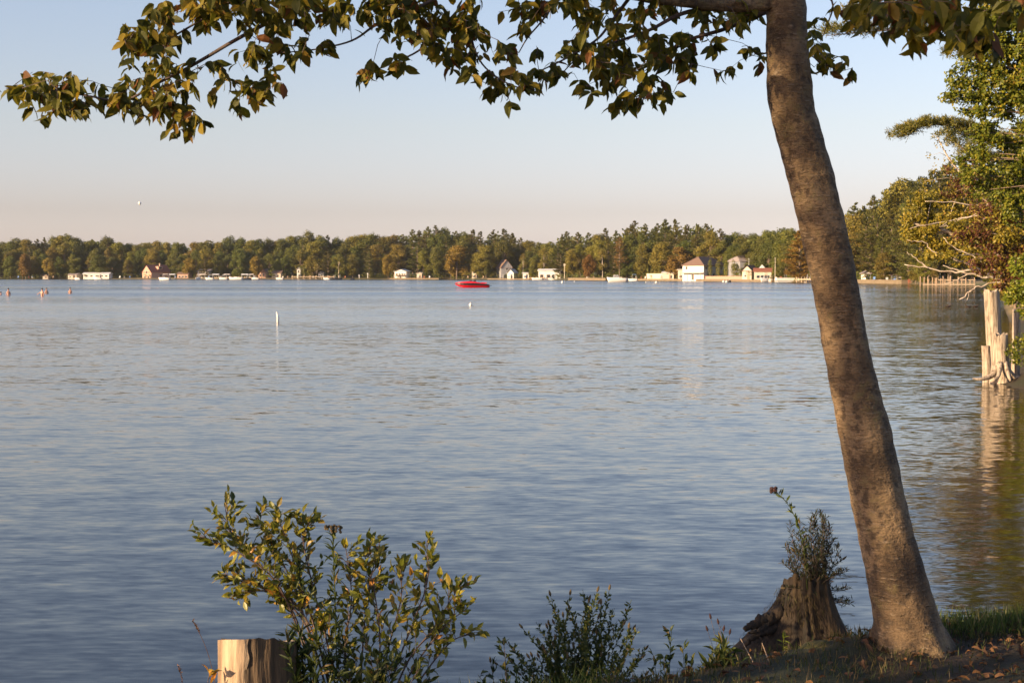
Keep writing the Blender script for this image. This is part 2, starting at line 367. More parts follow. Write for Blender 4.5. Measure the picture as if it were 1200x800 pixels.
# ------------------------------------------------------------------ leaf tools
LEAF_T = np.array([(0, 0, 0), (.16, .20, .04), (.16, -.20, .04), (.42, .34, .05), (.42, -.34, .05), (.74, .22, -.01), (.74, -.22, -.01), (.16, 0, 0), (.42, 0, 0), (.74, 0, -.05), (1, 0, -.15)])
LEAF_F = [(0, 7, 1), (0, 2, 7), (7, 8, 3, 1), (7, 2, 4, 8), (8, 9, 5, 3), (8, 4, 6, 9), (9, 10, 5), (9, 6, 10)]
def frames(d, nrm):
    d = d/np.linalg.norm(d, axis=1, keepdims=True)
    s = np.cross(nrm, d); s /= np.maximum(np.linalg.norm(s, axis=1, keepdims=True), 1e-6); u = np.cross(d, s); return d, s, u
def add_leaves(mb, pos, d, nrm, L, W, curl=1.0):
    pos = np.asarray(pos, float); n = len(pos)
    if n == 0: return
    d, s, u = frames(np.asarray(d, float), np.asarray(nrm, float))
    L = np.broadcast_to(np.asarray(L, float), n); W = np.broadcast_to(np.asarray(W, float), n)
    cu = curl*rng.uniform(.2, 2.2, n)
    for i in range(n):
        t = LEAF_T
        V = pos[i] + np.outer(t[:, 0]*L[i], d[i]) + np.outer(t[:, 1]*W[i]*1.5, s[i]) + np.outer(t[:, 2]*L[i]*cu[i], u[i])
        k = mb.n; mb.v += [tuple(q) for q in V]; mb.f += [tuple(j+k for j in fc) for fc in LEAF_F]; mb.n += 11
def quads_mesh(name, pos, d, nrm, L, W, m, parent=None):
    """many small leaf-sized pointed quads"""
    pos = np.asarray(pos, float); n = len(pos); d, s, u = frames(d, nrm)
    L = np.broadcast_to(L, n)[:, None]; W = np.broadcast_to(W, n)[:, None]
    V = np.stack([pos, pos+d*L*.45+s*W*.5, pos+d*L, pos+d*L*.55-s*W*.5], 1).reshape(-1, 3)
    me = bpy.data.meshes.new(name); grid_mesh(me, V, np.arange(4*n).reshape(-1, 4)); me.materials.append(m)
    o = bpy.data.objects.new(name, me); COL.objects.link(o)
    if parent: o.parent = parent
    return o
def rdir(n):
    v = rng.normal(size=(n, 3)); return v/np.linalg.norm(v, axis=1, keepdims=True)
def crown_points(lobes, per_area, inner=.35):
    """points scattered in lumps: lobes = [(centre, radii)]"""
    out = []; nr = []
    for c, r in lobes:
        r = np.array(r if hasattr(r, '__len__') else (r, r, r)); n = int(per_area*(r[0]*r[1]*r[2])**(2/3))
        v = rdir(n); rad = rng.uniform(inner, 1, n)**.45
        rad *= 1+.16*np.sin(v[:, 0]*7+v[:, 2]*5)*np.cos(v[:, 1]*6)
        out.append(np.array(c)+v*rad[:, None]*r); nr.append(v)
    return np.concatenate(out), np.concatenate(nr)

# ------------------------------------------------------------------ distant tree prototypes (unit: metres, ~20 m high)
def broadleaf_proto(kind, H, W, mat, seed, bark='farbark', lowbare=.02, n=30, leaf=.55, per=120, airy=1.0):
    rs = np.random.default_rng(seed)
    root = empty(kind); lobes = []
    for i in range(n):
        t = rs.uniform(lowbare+.12, .93); a = rs.uniform(0, 6.28)
        prof = max(.05, math.sin(min(1, (t-lowbare)/(1-lowbare)*.88+.1)*math.pi))**.6
        rr = W/2*prof*rs.uniform(.35, .85)
        lobes.append(((rr*math.cos(a), rr*math.sin(a), H*t), (W*rs.uniform(.11, .25), W*rs.uniform(.11, .25), H*rs.uniform(.05, .125))))
    lobes.append(((rs.uniform(-.4, .4), 0, H*.92), (W*.16, W*.16, H*.08)))
    p, nr = crown_points(lobes, per)
    p = p + rng.normal(size=p.shape)*np.array((W*.022, W*.022, H*.012))
    d = rdir(len(p)) + nr*.4; nrm = nr*1.2 + rdir(len(p))*.7 + np.array((0, 0, .25))
    quads_mesh('crown', p, d, nrm, rng.uniform(.6, 1.3, len(p))*leaf, rng.uniform(.5, .9, len(p))*leaf, M[mat], root)
    mb = MB(); top = Vector((rs.uniform(-.5, .5), 0, H*.85))
    fork = Vector((rs.uniform(-.3, .3), 0, H*rs.uniform(.22, .35)))
    mb.tube([(0, 0, -1), fork, top], [H*.014, H*.011, .04], 6)
    for c, r in lobes[::2]: mb.tube([fork+Vector((0, 0, rs.uniform(0, H*.3))), Vector(c)], [H*.006, .03], 5)
    mb.build('trunk', M[bark], root)
    return root
def pine_proto(kind, H, W, mat, seed, bare=.25, dens=1.0, leaf=.6):
    rs = np.random.default_rng(seed); root = empty(kind); P_, N_, D_ = [], [], []
    mb = MB(); mb.tube([(0, 0, -1), (rs.uniform(-.2, .2), 0, H*.5), (0, 0, H)], [H*.013, H*.009, .04], 6)
    z = H*bare
    while z < H*.985:
        t = max(0.0, (z/H-bare)/(1-bare)); L0 = W/2*(1-t**1.5)*(.55+.45*min(1, t*5))+.35
        for k in range(rs.integers(4, 6)):
            a = rs.uniform(0, 6.28); L = L0*rs.uniform(.5, 1.2); up = rs.uniform(-.02, .28)+.30*t
            dv = np.array((math.cos(a), math.sin(a), up)); e_ = np.array((0, 0, z))+dv*L
            mb.tube([(0, 0, z), tuple(e_)], [.09*(1-t)+.03, .02], 4)
            m_ = int((46*L/2.5+14)*dens); u_ = rs.uniform(.25, 1.08, m_); s_ = np.array((-math.sin(a), math.cos(a), 0))
            sp = (.34*L*u_*(1.15-u_*.7)+.12)
            pts = np.array((0, 0, z))+np.outer(u_, dv*L)+np.outer(rs.uniform(-1, 1, m_)*sp, s_)+np.outer(rs.uniform(-.12, .34, m_), (0, 0, 1))
            P_.append(pts); D_.append(np.tile(dv*.8+np.array((0, 0, .35)), (m_, 1))+rs.normal(size=(m_, 3))*.45)
            N_.append(np.tile((0, 0, 1.), (m_, 1))+rs.normal(size=(m_, 3))*.55)
        z += H*rs.uniform(.026, .042)
    p = np.concatenate(P_); quads_mesh('crown', p, np.concatenate(D_), np.concatenate(N_), rng.uniform(.6, 1.3, len(p))*leaf, rng.uniform(.3, .6, len(p))*leaf, M[mat], root)
    mb.build('trunk', M['farbark'], root); return root
def column_proto(kind, H, W, mat, seed):
    root = empty(kind); lob = [((random.uniform(-.1, .1), 0, H*(.1+.8*i/6)), (W/2*math.sin(.5+2.2*i/6), W/2*math.sin(.5+2.2*i/6), H*.12)) for i in range(7)]
    p, nr = crown_points(lob, 60); quads_mesh('crown', p, rdir(len(p))*.5+np.array((0, 0, 1)), nr+rdir(len(p))*.6, .38, .25, M[mat], root)
    mb = MB(); mb.tube([(0, 0, -.5), (0, 0, H*.6)], [.12, .05], 6); mb.build('trunk', M['farbark'], root); return root
PROTO = {}
def protos():
    for i in range(3):
        PROTO['green', i] = broadleaf_proto('broadleaf_tree', 20, 11+i, 'f_green', 10+i)
        PROTO['olive', i] = broadleaf_proto('broadleaf_tree', 20, 10+i, 'f_olive', 20+i)
        PROTO['pine', i] = pine_proto('pine_tree', 22, 11.5+1.3*i, 'f_pine', 30+i, [.05, .12, .2][i])
    for i in range(2):
        PROTO['gold', i] = broadleaf_proto('broadleaf_tree', 14, 8+i, 'f_gold', 40+i)
        PROTO['rust', i] = broadleaf_proto('broadleaf_tree', 14, 8+i, 'f_rust', 45+i)
        PROTO['birch', i] = broadleaf_proto('birch_tree', 16, 8, 'f_olive', 50+i, 'birch', .25, 11, .5, 60)
    PROTO['pinegold', 0] = pine_proto('pine_tree', 15, 9, 'f_pinegold', 60, .06, 1.4, .5)
    PROTO['barepine', 0] = pine_proto('pine_tree', 18, 7, 'f_rust', 61, .25, .45, .5)
    PROTO['column', 0] = column_proto('columnar_tree', 7, 2.2, 'f_cypress', 70)
    PROTO['shrub', 0] = broadleaf_proto('shrub', 4, 4, 'f_olive', 80, 'farbark', .0, 8, .4, 60)
    PROTO['shrub', 1] = broadleaf_proto('shrub', 4, 4.5, 'f_green', 81, 'farbark', .0, 8, .4, 60)
PH = {'green': 20, 'olive': 20, 'pine': 22, 'gold': 14, 'rust': 14, 'birch': 16, 'pinegold': 15, 'barepine': 18, 'column': 7, 'shrub': 4}
used = set()
def place_tree(kind, x, y, H, label, cat, group=None, wid=1.0, var=None):
    n = sum(1 for k in PROTO if k[0] == kind); v_ = random.randrange(n) if var is None else var
    pr = PROTO[kind, v_]
    o = pr if pr.name not in used else copy_tree(pr)
    used.add(o.name)
    s = H/PH[kind]; o.location = (x, y, gz(x, y)-.1); o.scale = (s*wid, s*wid, s); o.rotation_euler = (0, 0, random.uniform(0, 6.28))
    o['label'] = label; o['category'] = cat
    if group: o['group'] = group
    return o
protos()
TOP = [(-60, 281), (0, 283), (25, 279), (55, 279), (83, 275), (95, 281), (110, 281), (125, 278), (150, 286), (185, 280), (215, 283), (240, 283), (260, 281), (276, 276), (300, 281), (335, 279), (350, 273), (365, 273), (380, 275), (400, 280), (415, 277), (430, 275), (455, 276), (470, 274), (490, 268), (511, 263), (525, 268), (540, 269), (560, 271), (575, 268), (598, 269), (608, 279), (625, 283), (642, 282), (655, 274), (670, 272), (690, 273), (703, 272), (712, 265), (730, 271), (741, 259), (760, 264), (787, 255), (800, 261), (820, 261), (840, 264), (850, 273), (870, 273), (900, 268), (930, 266), (950, 265), (985, 262), (1000, 236), (1012, 240), (1022, 228), (1036, 223), (1052, 209), (1068, 214), (1082, 206), (1095, 200), (1110, 190), (1150, 180), (1230, 180)]
def top(px): return float(np.interp(px, [a for a, _ in TOP], [b_ for _, b_ in TOP]))
ZONES = [(158, 'left of the red-roofed chalet'), (232, 'behind the red-roofed chalet'), (345, 'behind the crowded docks'), (455, 'above the open lawn'), (585, 'above the long sea wall'), (705, 'between grey gabled house and white motorboat'), (800, 'between white motorboat and two-storey house'), (952, 'behind the two-storey white house'), (2000, 'right of the leaning trunk')]
KW = {'green': 'green broadleaf tree', 'olive': 'olive-yellow broadleaf tree', 'pine': 'tall dark pine', 'birch': 'thin pale-trunked birch', 'gold': 'golden-leaved tree', 'rust': 'rusty orange tree', 'shrub': 'low waterside shrub', 'pinegold': 'golden pine', 'barepine': 'thin bare pine'}
ROWW = {0: 'on the skyline', 1: 'in mid-wood', 2: 'in the front row'}
def zone(px):
    for a, z in ZONES:
        if px < a: return z
def kindat(px, row):
    r = random.random()
    if px < 340: return 'pine' if r < .08 else ('green' if r < .55 else 'olive')
    if px < 470: return 'pine' if r < .3 else ('green' if r < .6 else 'olive')
    if px < 610: return 'pine' if r < .75 else 'green'
    if px < 652: return 'green' if r < .6 else 'olive'
    if px < 850: return 'pine' if r < .8 else ('green' if r < .9 else 'olive')
    if px < 985: return 'green'
    return 'pine' if r < .85 else 'olive'
for row, (off, step, hk) in enumerate([(58, 10.5, 1.0), (34, 12.5, .86), (17, 15, .64)]):
    px = -40 + row*3.0
    while px < (1135 if row else 1150):
        Y = D(px) + off + random.uniform(-7, 7)
        if px > 1080: Y = 330+off
        k = kindat(px, row)
        if row == 2 and k == 'pine' and random.random() < .4 and px < 985: k = 'olive'
        pxx = px+random.uniform(-3, 3)
        x = X(pxx, Y); g = gz(x, Y)
        hh = ZY(top(pxx)+ (random.uniform(-1, 3) if row == 0 else random.uniform(0, 8)), Y) - g
        if row: hh *= hk*random.uniform(.86, 1.06)
        if px > 1085: skip0 = row < 0
        # keep the front row off the buildings
        skip = row == 2 and any(a < px < c_ for a, c_ in ((160, 198), (225, 254), (461, 482), (580, 606), (796, 905)))
        if not skip and hh > 3:
            z = zone(px); place_tree(k, x, Y, hh, f'{KW[k]} {ROWW[row]}, {z}', 'tree', f'{KW[k]}s {ROWW[row]}, {z}', wid=random.uniform(.85, 1.15)*(1.12 if k != 'pine' else .95))
        px += step*random.uniform(.75, 1.25)*(1.0 if px < 700 else 1.15 if px < 980 else 1.0)
bx, by = [], []
for q_ in range(900):
    px = random.uniform(-60, 1200); Y = D(min(px, 1080))+random.uniform(66, 95); x = X(px, Y); t_ = ZY(top(px), Y)-gz(x, Y); k_ = random.random()
    bx.append(((x, Y, gz(x, Y)+t_*.80*k_), (4.2, 4.2, t_*.14)))
p_, nr_ = crown_points(bx, 5.0, .5); m_ = len(p_)
tag(quads_mesh('distant_wood', p_, rdir(m_)+nr_*.4, nr_*1.2+rdir(m_)*.7, rng.uniform(1.0, 1.9, m_), rng.uniform(.7, 1.3, m_), M['f_green']), 'dense dark wood filling the gaps behind the far shore trees', 'wood', None, 'stuff')
bx = []
for q_ in range(420):
    px = random.uniform(-60, 1085); off = random.uniform(12, 30); Y = D(px)+off; x = X(px, Y)
    bx.append(((x, Y, gz(x, Y)+random.uniform(.3, 1.6)), (random.uniform(1.5, 3), 2, random.uniform(.8, 1.6))))
p_, nr_ = crown_points(bx, 16, .4); m_ = len(p_)
tag(quads_mesh('undergrowth', p_, rdir(m_)+nr_*.4, nr_+rdir(m_)*.7, rng.uniform(.4, .8, m_), rng.uniform(.3, .6, m_), M['f_green']), 'low dark undergrowth beneath the far shore trees', 'undergrowth', None, 'stuff')
def single(kind, px, ytop, off, label, cat='tree', wid=1.0, group=None, var=None, hmul=1):
    Y = D(px)+off; x = X(px, Y); H = ZY(ytop, Y)-gz(x, Y)
    return place_tree(kind, x, Y, H*hmul, label, cat, group, wid, var)
single('gold', 535, 288, 9, 'yellow-green spreading tree at the water edge above the red speedboat bow', wid=1.35)
single('rust', 797, 289, 11, 'golden orange weeping tree beside the left end of the two-storey white house', wid=1.25)
single('rust', 691, 298, 7, 'small rusty orange tree near the shore left of the white motorboat', wid=1.0)
single('barepine', 726, 277, 12, 'thin brownish half-bare pine above the white motorboat')
single('pinegold', 937, 270, 9, 'golden orange pine just left of the leaning trunk, above the pontoon boat', wid=1.1)
single('birch', 397, 298, 9, 'white-limbed spreading tree on the lawn above the dark canopied boat', wid=1.6, var=0)
single('birch', 637, 291, 8, 'pale forked birch with sunlit bark above the white boathouse', var=1)
single('birch', 613, 296, 8, 'slim pale birch just right of the white arched shed', wid=.8)
single('birch', 706, 292, 10, 'white-barked birch leaning left of the thin half-bare pine', wid=.9)
single('rust', 30, 297, 8, 'orange-tinged tree near the left end of the far shore', wid=.9)
single('gold', 57, 302, 6, 'bright yellow-green tree above the swimmers in the water', wid=1.0)
single('gold', 222, 302, 8, 'yellowish tree right of the red-roofed chalet', wid=1.0)
single('gold', 300, 300, 8, 'golden tree standing over the moored boats and docks', wid=.9)
single('gold', 455, 298, 8, 'golden-leaved tree just left of the white house with the sea wall', wid=.8)
single('pine', 240, 300, 6, 'short dark conical fir behind the tiered cream house', var=0)
single('green', 570, 296, 10, 'green tree leaning over the left wall of the grey gabled house', wid=.7)
for px in (832, 841.5, 851, 859.5):
    single('column', px, 302, 7, 'narrow yellow-green columnar tree in the row before the two-storey white house', wid=.85, group='columnar trees in front of the two-storey white house')
for px in (759, 763.5, 768, 772.5):
    single('column', px, 310, 9, 'small green columnar tree behind the picket fence left of the cream shed', wid=.7, group='small columnar trees behind the fence')
for i, (px, yt) in enumerate([(318, 316), (355, 312), (371, 309), (545, 318), (551, 319), (640, 318), (651, 317), (680, 316), (878, 317), (1036, 296), (1060, 318), (1073, 300), (1084, 300), (1095, 312)]):
    k = 'shrub' if yt > 300 and px < 1030 else 'olive'
    single(k, px, yt, 5, f'{"low shrub" if k == "shrub" else "leafy green tree"} close to the water, {zone(px)}', 'shrub' if k == 'shrub' else 'tree', 1.2, f'low trees at the water, {zone(px)}' if k == 'olive' else f'shrubs at the water, {zone(px)}')

hz_ = bpy.data.materials.new('haze_air'); hz_.use_nodes = True; ht_ = hz_.node_tree; ht_.nodes.clear()
pv_ = ht_.nodes.new('ShaderNodeVolumePrincipled'); ho_ = ht_.nodes.new('ShaderNodeOutputMaterial'); ht_.links.new(pv_.outputs[0], ho_.inputs['Volume'])
pv_.inputs['Color'].default_value = (.92, .93, .96, 1); pv_.inputs['Density'].default_value = .00005; pv_.inputs['Anisotropy'].default_value = .2
tag(MB().box((0, 700, 28.5), (4400, 2600, 65)).build('haze', hz_), kind='stuff'); bpy.data.objects['haze']['label'] = 'faint evening haze over the lake'; bpy.data.objects['haze']['category'] = 'haze'
# ------------------------------------------------------------------ far shore buildings
def lpt(px, off=0):
    Y = D(px)+off; return X(px, Y), Y
def house(px, ytop, yeave, ybase, wpx, depth, yaw, wall, roof, label, off=8, ridge='y', hip=0, wins=(), side=(), chimney=False, name='house', dormer=False, cat='house', porch=False):
    """front face wpx pixels wide, facing the lake; yaw turns it; heights from picture rows at its real distance"""
    x, Y = lpt(px, off); mpp = Y/F; z0 = gz(x, Y)-.6
    wd = wpx*mpp/max(.5, math.cos(yaw)); he = ZY(yeave, Y)-z0; ht = ZY(ytop, Y)-z0
    r = empty(name, (x, Y+depth/2, z0), yaw); tag(r, label, cat)
    hw, hd = wd/2, depth/2
    mb = MB()
    base = [(-hw, -hd, 0), (hw, -hd, 0), (hw, hd, 0), (-hw, hd, 0)]; tp = [(a_, b_, he) for a_, b_, _ in base]
    V = base+tp; Fc = [(0, 1, 5, 4), (1, 2, 6, 5), (2, 3, 7, 6), (3, 0, 4, 7)]
    if ridge == 'y':
        V += [(0, -hd+hip, ht-.05), (0, hd-hip, ht-.05)]
        Fc += [(4, 5, 8), (6, 7, 9)] if not hip else []
    else:
        V += [(-hw+hip, 0, ht-.05), (hw-hip, 0, ht-.05)]
        Fc += [(5, 6, 9), (7, 4, 8)] if not hip else []
    mb.add(V, Fc); mb.build('wall', wall, r)
    ov = .45; t = .18; mb = MB()
    sl_ = (ht-he)/(hw if ridge == 'y' else hd); ez = he-ov*sl_+.04
    W_, D_ = hw+ov, hd+ov
    if ridge == 'y': a1, a2 = (0, -D_+hip, ht), (0, D_-hip, ht)
    else: a1, a2 = (-W_+hip, 0, ht), (W_-hip, 0, ht)
    lo = [(-W_, -D_, ez), (W_, -D_, ez), (W_, D_, ez), (-W_, D_, ez), a1, a2]
    up = [(a_, b_, c_+t) for a_, b_, c_ in lo]
    if ridge == 'y': fs = [(0, 4, 5, 3), (1, 2, 5, 4)] + ([(0, 1, 4), (2, 3, 5)] if hip else [])
    else: fs = [(0, 1, 5, 4), (3, 4, 5, 2)] + ([(1, 2, 5), (3, 0, 4)] if hip else [])
    mb.add(lo+up, [tuple(reversed(f)) for f in fs]+[tuple(i+6 for i in f) for f in fs]+[(0, 1, 7, 6), (1, 2, 8, 7), (2, 3, 9, 8), (3, 0, 6, 9)])
    rf = mb.build('roof', roof, r)
    if chimney:
        c = MB(); c.box((hw*.4, hd*.2, ht+.1), (.7, .7, 1.8)); c.build('chimney', M['tan'], rf)
    if dormer:
        c = MB(); c.box((hw*.5, 0, (he+ht)/2+.3), (hw*.9, 2.6, (ht-he)*.45)); dm = c.build('dormer', wall, r)
        c = MB(); c.box((hw*.5+hw*.45+.03, 0, (he+ht)/2+.3), (.05, 1.6, (ht-he)*.25)); c.build('window', M['glass'], dm)
    for (u, v_, ww, hh) in wins:       # u across -1..1, v height fraction of the eave
        c = MB(); c.box((u*hw, -hd-.02, v_*he), (ww, .06, hh)); f = c.build('window', M['white'] if wall is not M['white'] else M['tan'], r)
        c = MB(); c.box((u*hw, -hd-.06, v_*he), (ww*.84, .05, hh*.84)); c.build('pane', M['glass'], f)
    for (u, v_, ww, hh) in side:
        c = MB(); c.box((hw+.02, u*hd, v_*he), (.06, ww, hh)); f = c.build('window', M['cream'], r)
        c = MB(); c.box((hw+.06, u*hd, v_*he), (.05, ww*.84, hh*.84)); c.build('pane', M['glass'], f)
    if porch:
        c = MB(); c.box((0, -hd-1.0, he*.50), (wd*.98, 2.0, .16))
        for u in (-.95, -.3, .3, .95): c.box((u*hw, -hd-1.9, he*.25), (.14, .14, he*.5))
        c.box((0, -hd-1.95, he*.62), (wd*.98, .06, .08)); c.build('balcony', M['tan'], r)
    c = MB(); c.box((hw*.35 if not porch else 0, -hd-.03, 1.5), (.95, .07, 2.0)); c.build('door', M['dark'] if wall is M['white'] else M['tan'], r)
    return r
W = M
house(180, 310.5, 318.5, 325.5, 14, 12, R(-44), M['pinkwood'], M['redroof'], 'steep red-roofed chalet with a dormer on the left far shore', 6, 'y', 0, [(-.4, .3, 1.6, 1.2), (.4, .3, 1.6, 1.2), (0, .95, 1.6, 1.6)], [(0, .5, 2, 1.2)], True, 'chalet', True)
house(86, 320.5, 322, 326, 11, 6, R(-12), M['cream'], M['greyroof'], 'low cream cottage left of the long white trailer home', 6, 'x', 0, [(-.5, .6, 1, .8), (.4, .6, 1, .8)], name='cottage')
house(85, 311, 314, 318, 7, 6, 0, M['pinkwood'], M['redroof'], 'small pink-brown house glimpsed high among the trees above the low cream cottage', 30, 'y', 0, [(0, .6, 1.2, 1)], name='cottage')
house(113, 319.5, 321, 326.4, 31, 5, R(-6), M['white'], M['white'], 'long low white trailer home with dark windows on the far shore', 4, 'x', 0, [(-.75, .6, 1.4, .8), (-.35, .6, 1.4, .8), (.1, .6, 2, .8), (.45, .6, 1.4, .8), (.8, .6, 1.4, .8)], name='trailer_home', cat='trailer')
house(53, 321, 323, 326.4, 6, 5, 0, M['cream'], M['brownroof'], 'tiny cream shed under the yellow-green tree at far left', 8, 'y', 0, [(0, .5, .7, .7)], name='shed', cat='shed')
house(215, 319, 321, 326.2, 13, 6, R(-8), M['pinkwood'], M['brownroof'], 'pinkish wooden cottage with dark windows right of the red-roofed chalet', 5, 'x', 0, [(-.6, .5, 1.4, 1), (0, .5, 1.4, 1), (.6, .5, 1.4, 1)], name='cottage')
house(240, 315.5, 318, 324, 14, 7, R(-15), M['white'], M['greyroof'], 'tiered cream and white house with a balcony over crowded docks', 9, 'x', 0, [(-.6, .72, 1.2, 1), (0, .72, 1.2, 1), (.6, .72, 1.2, 1)], name='house', porch=True)
house(254, 308, 316, 324, 8, 9, R(10), M['grey'], M['greyroof'], 'grey gabled house half hidden behind the tiered cream and white house', 20, 'y', 0, [(0, .6, 1, 1)])
house(308, 314, 318, 325, 9, 7, R(-10), M['pinkwood'], M['brownroof'], 'brown timber-framed cottage among the trees right of the crowded docks', 10, 'y', 0, [(-.4, .5, .9, 1.4), (.4, .5, .9, 1.4)], name='cottage')
house(325, 317, 320, 324.5, 10, 6, R(-10), M['cream'], M['brownroof'], 'cream cottage with a low brown roof left of the lawn', 12, 'x', 0, [(-.5, .6, 1, .8), (.4, .6, 1, .8)], name='cottage')
house(350, 312.5, 314.5, 325, 4, 4, 0, M['white'], M['greyroof'], 'narrow white tower-like shed at the left end of the lawn', 10, 'y', 0, [(0, .75, .8, .8)], name='shed', cat='shed')
house(376, 318, 319.5, 324, 6, 4, 0, M['white'], M['greyroof'], 'small pale gazebo under the trees on the lawn', 14, 'y', 0, [(-.4, .5, .6, 1), (.4, .5, .6, 1)], name='gazebo', cat='gazebo')
house(471, 315.5, 318, 325, 14, 7, R(-14), M['white'], M['white'], 'bright white house with many porch posts above the long sea wall', 8, 'y', 0, [(-.6, .6, 1, 1.2), (-.15, .6, 1, 1.2), (.35, .6, 1, 1.2), (.75, .6, .8, 1.2)], porch=True)
house(492, 318.5, 320, 325, 6, 4, R(-8), M['cream'], M['cream'], 'small cream shed right of the bright white house, behind the sea wall', 8, 'y', 0, [(.2, .5, .7, .8)], name='shed', cat='shed')
house(557, 315, 317.5, 325, 6, 6, R(-10), M['cream'], M['dark'], 'narrow tan house behind the stern of the red speedboat', 12, 'y', 0, [(0, .8, 1.4, .9), (0, .35, 1.4, .9)])
house(591, 304.5, 313, 325, 13, 12, R(12), M['grey'], M['brownroof'], 'tall grey gabled house with a dark garage opening and shaded front', 12, 'y', 0, [(.0, .85, 1.2, 1.2), (0, .22, 4.2, 2.2)])
house(600.5, 315.5, 319.5, 324.5, 7.5, 6, R(-20), M['white'], M['white'], 'bright white arched shed at the right of the grey gabled house', 5, 'y', 0, [(.3, .3, .9, 1.2)], name='boathouse', cat='boathouse')
house(617, 319.5, 320.5, 324.5, 7, 4, R(-10), M['white'], M['white'], 'small white garage between two pale birches', 8, 'x', 0, [(-.2, .5, 1.2, .9)], name='garage', cat='garage')
house(645, 315.3, 317.2, 323, 26, 6, R(-8), M['white'], M['white'], 'long low white building with dark arched openings among the birches', 9, 'x', 0, [(-.7, .4, 1.6, 1.6), (-.1, .4, 1.8, 1.6), (.3, .4, 1.2, 1.2), (.8, .4, 1.2, 1.2)], name='boathouse', cat='boathouse')
house(785, 318.5, 319.8, 326.5, 13, 6, R(-14), M['cream'], M['white'], 'cream flat-roofed shed left of the two-storey white house', 5, 'x', 0, [(.55, .5, .8, 1.4)], name='shed', cat='shed')
# the two-storey white house
house(829, 301, 310.5, 326.6, 22.5, 17, R(-38), M['white'], M['brownroof'], 'two-storey white house with a hipped brown roof and a sunlit end wall', 4, 'y', 4.2, [(-.62, .82, .8, 1.2)], [(-.8, .82, 1, 1), (-.4, .82, 1, 1), (.1, .82, 1, 1), (.55, .82, 1, 1), (-.6, .35, 1.2, 1.4), (-.1, .35, 1.2, 1.4), (.4, .35, 1.2, 1.4)], False, 'house', porch=True)
house(801, 315.5, 316.5, 326.6, 9, 5, R(-15), M['cream'], M['cream'], 'cream flat-roofed annexe with a railing at the left end of the two-storey white house', 5, 'x', 0, [(-.3, .4, 1.2, 1.1)], name='annexe', cat='annexe')
house(876, 299.5, 306, 318, 26, 14, R(10), M['grey'], M['greyroof'], 'big shaded grey barn with a pale roof right of the two-storey white house', 32, 'x', 2, [(-.4, .5, 2, 2), (.3, .5, 2, 2)], name='barn', cat='barn')
house(881, 311, 316.5, 325.5, 10, 7, R(-28), M['cream'], M['brownroof'], 'small gabled cream cottage at the foot of the white flagpole', 8, 'y', 0, [(-.3, .5, .8, .8)], [(0, .5, 1, 1)], name='cottage')
house(896, 314.5, 318, 325, 19, 7, R(-8), M['cream'], M['orange'], 'red-roofed lakeside cabin right of the small gabled cream cottage', 7, 'x', 0, [(-.6, .5, 1.2, 1), (-.1, .5, 1.2, 1), (.5, .5, 1.6, 1)], name='cabin', cat='cabin')
house(1017, 318, 320, 326.5, 8, 5, R(-6), M['white'], M['greyroof'], 'small white cottage seen just right of the leaning trunk', 14, 'y', 0, [(-.3, .5, .7, 1.2), (.3, .5, .7, 1.2)], name='cottage')
house(1056, 321, 322.5, 327, 12, 5, 0, M['grey'], M['brownroof'], 'low dark cottage under the pines left of the wooden pier', 16, 'x', 0, [(-.4, .5, 1.2, .9), (.4, .5, 1.2, .9)], name='cottage')
# teal and white tent
def at(px, py, Y): return P(px, py, Y)
x, Y = lpt(893, 12); r = empty('party_tent', (x, Y, gz(x, Y))); tag(r, 'small white tent with a teal side rising over the red-roofed cabin', 'tent')
zt = ZY(310, Y)-gz(x, Y); zb = ZY(316, Y)-gz(x, Y)
MB().add([(-1.4, -1, zb), (1.4, -1, zb), (1.4, 1, zb), (-1.4, 1, zb), (0, 0, zt)], [(0, 1, 4), (1, 2, 4), (2, 3, 4), (3, 0, 4)]).build('canopy', M['white'], r)
MB().box((.5, -.2, zb-.5), (1.6, 1.6, 1.0)).build('side_panel', M['teal'], r)
mb = MB(); [mb.tube([(sx_*1.3, sy_*.9, 0), (sx_*1.3, sy_*.9, zb)], .05, 6) for sx_ in (-1, 1) for sy_ in (-1, 1)]; mb.build('frame', M['metal'], r)
# sea walls, piers
def slab(name, px0, px1, y0, y1, depth, m, label, cat, off=-1.5, group=None, posts=0):
    pa, pb = lpt(px0, off), lpt(px1, off); c = ((pa[0]+pb[0])/2, (pa[1]+pb[1])/2); L = math.hypot(pb[0]-pa[0], pb[1]-pa[1]); a = math.atan2(pb[1]-pa[1], pb[0]-pa[0])
    zt = ZY(y0+.7, c[1]); zb = min(ZY(y1, c[1]), zt-.15) if posts else -.6
    r = empty(name, (c[0], c[1], 0), a); tag(r, label, cat, group)
    MB().box((0, 0, (zt+zb)/2), (L, depth, zt-zb)).build('deck' if posts else 'wall', m, r)
    mb = MB().box((0, 0, zt+.06), (L+.2, depth*.6 if posts else depth+.15, .12)); mb.build('cap', m, r)
    for i in range(posts):
        for s_ in (-1, 1): MB().tube([((i/(posts-1)-.5)*L*.97, s_*depth*.42, -.8), ((i/(posts-1)-.5)*L*.97, s_*depth*.42, zt+.7)], .14, 6).build('post', m, r)
    return r
slab('sea_wall', 457, 515, 325.3, 328, 2, M['sandwall'], 'long pale sea wall below the bright white house', 'sea wall')
slab('sea_wall', 573, 625, 326, 328, 2, M['sandwall'], 'low pale sea wall below the grey gabled house', 'sea wall')
slab('sea_wall', 668, 712, 325.2, 328.5, 2, M['sandwall'], 'pale sea wall running left of the white motorboat', 'sea wall')
slab('sea_wall', 735, 800, 326.3, 329, 2, M['sandwall'], 'pale sea wall between the white motorboat and the two-storey house', 'sea wall')
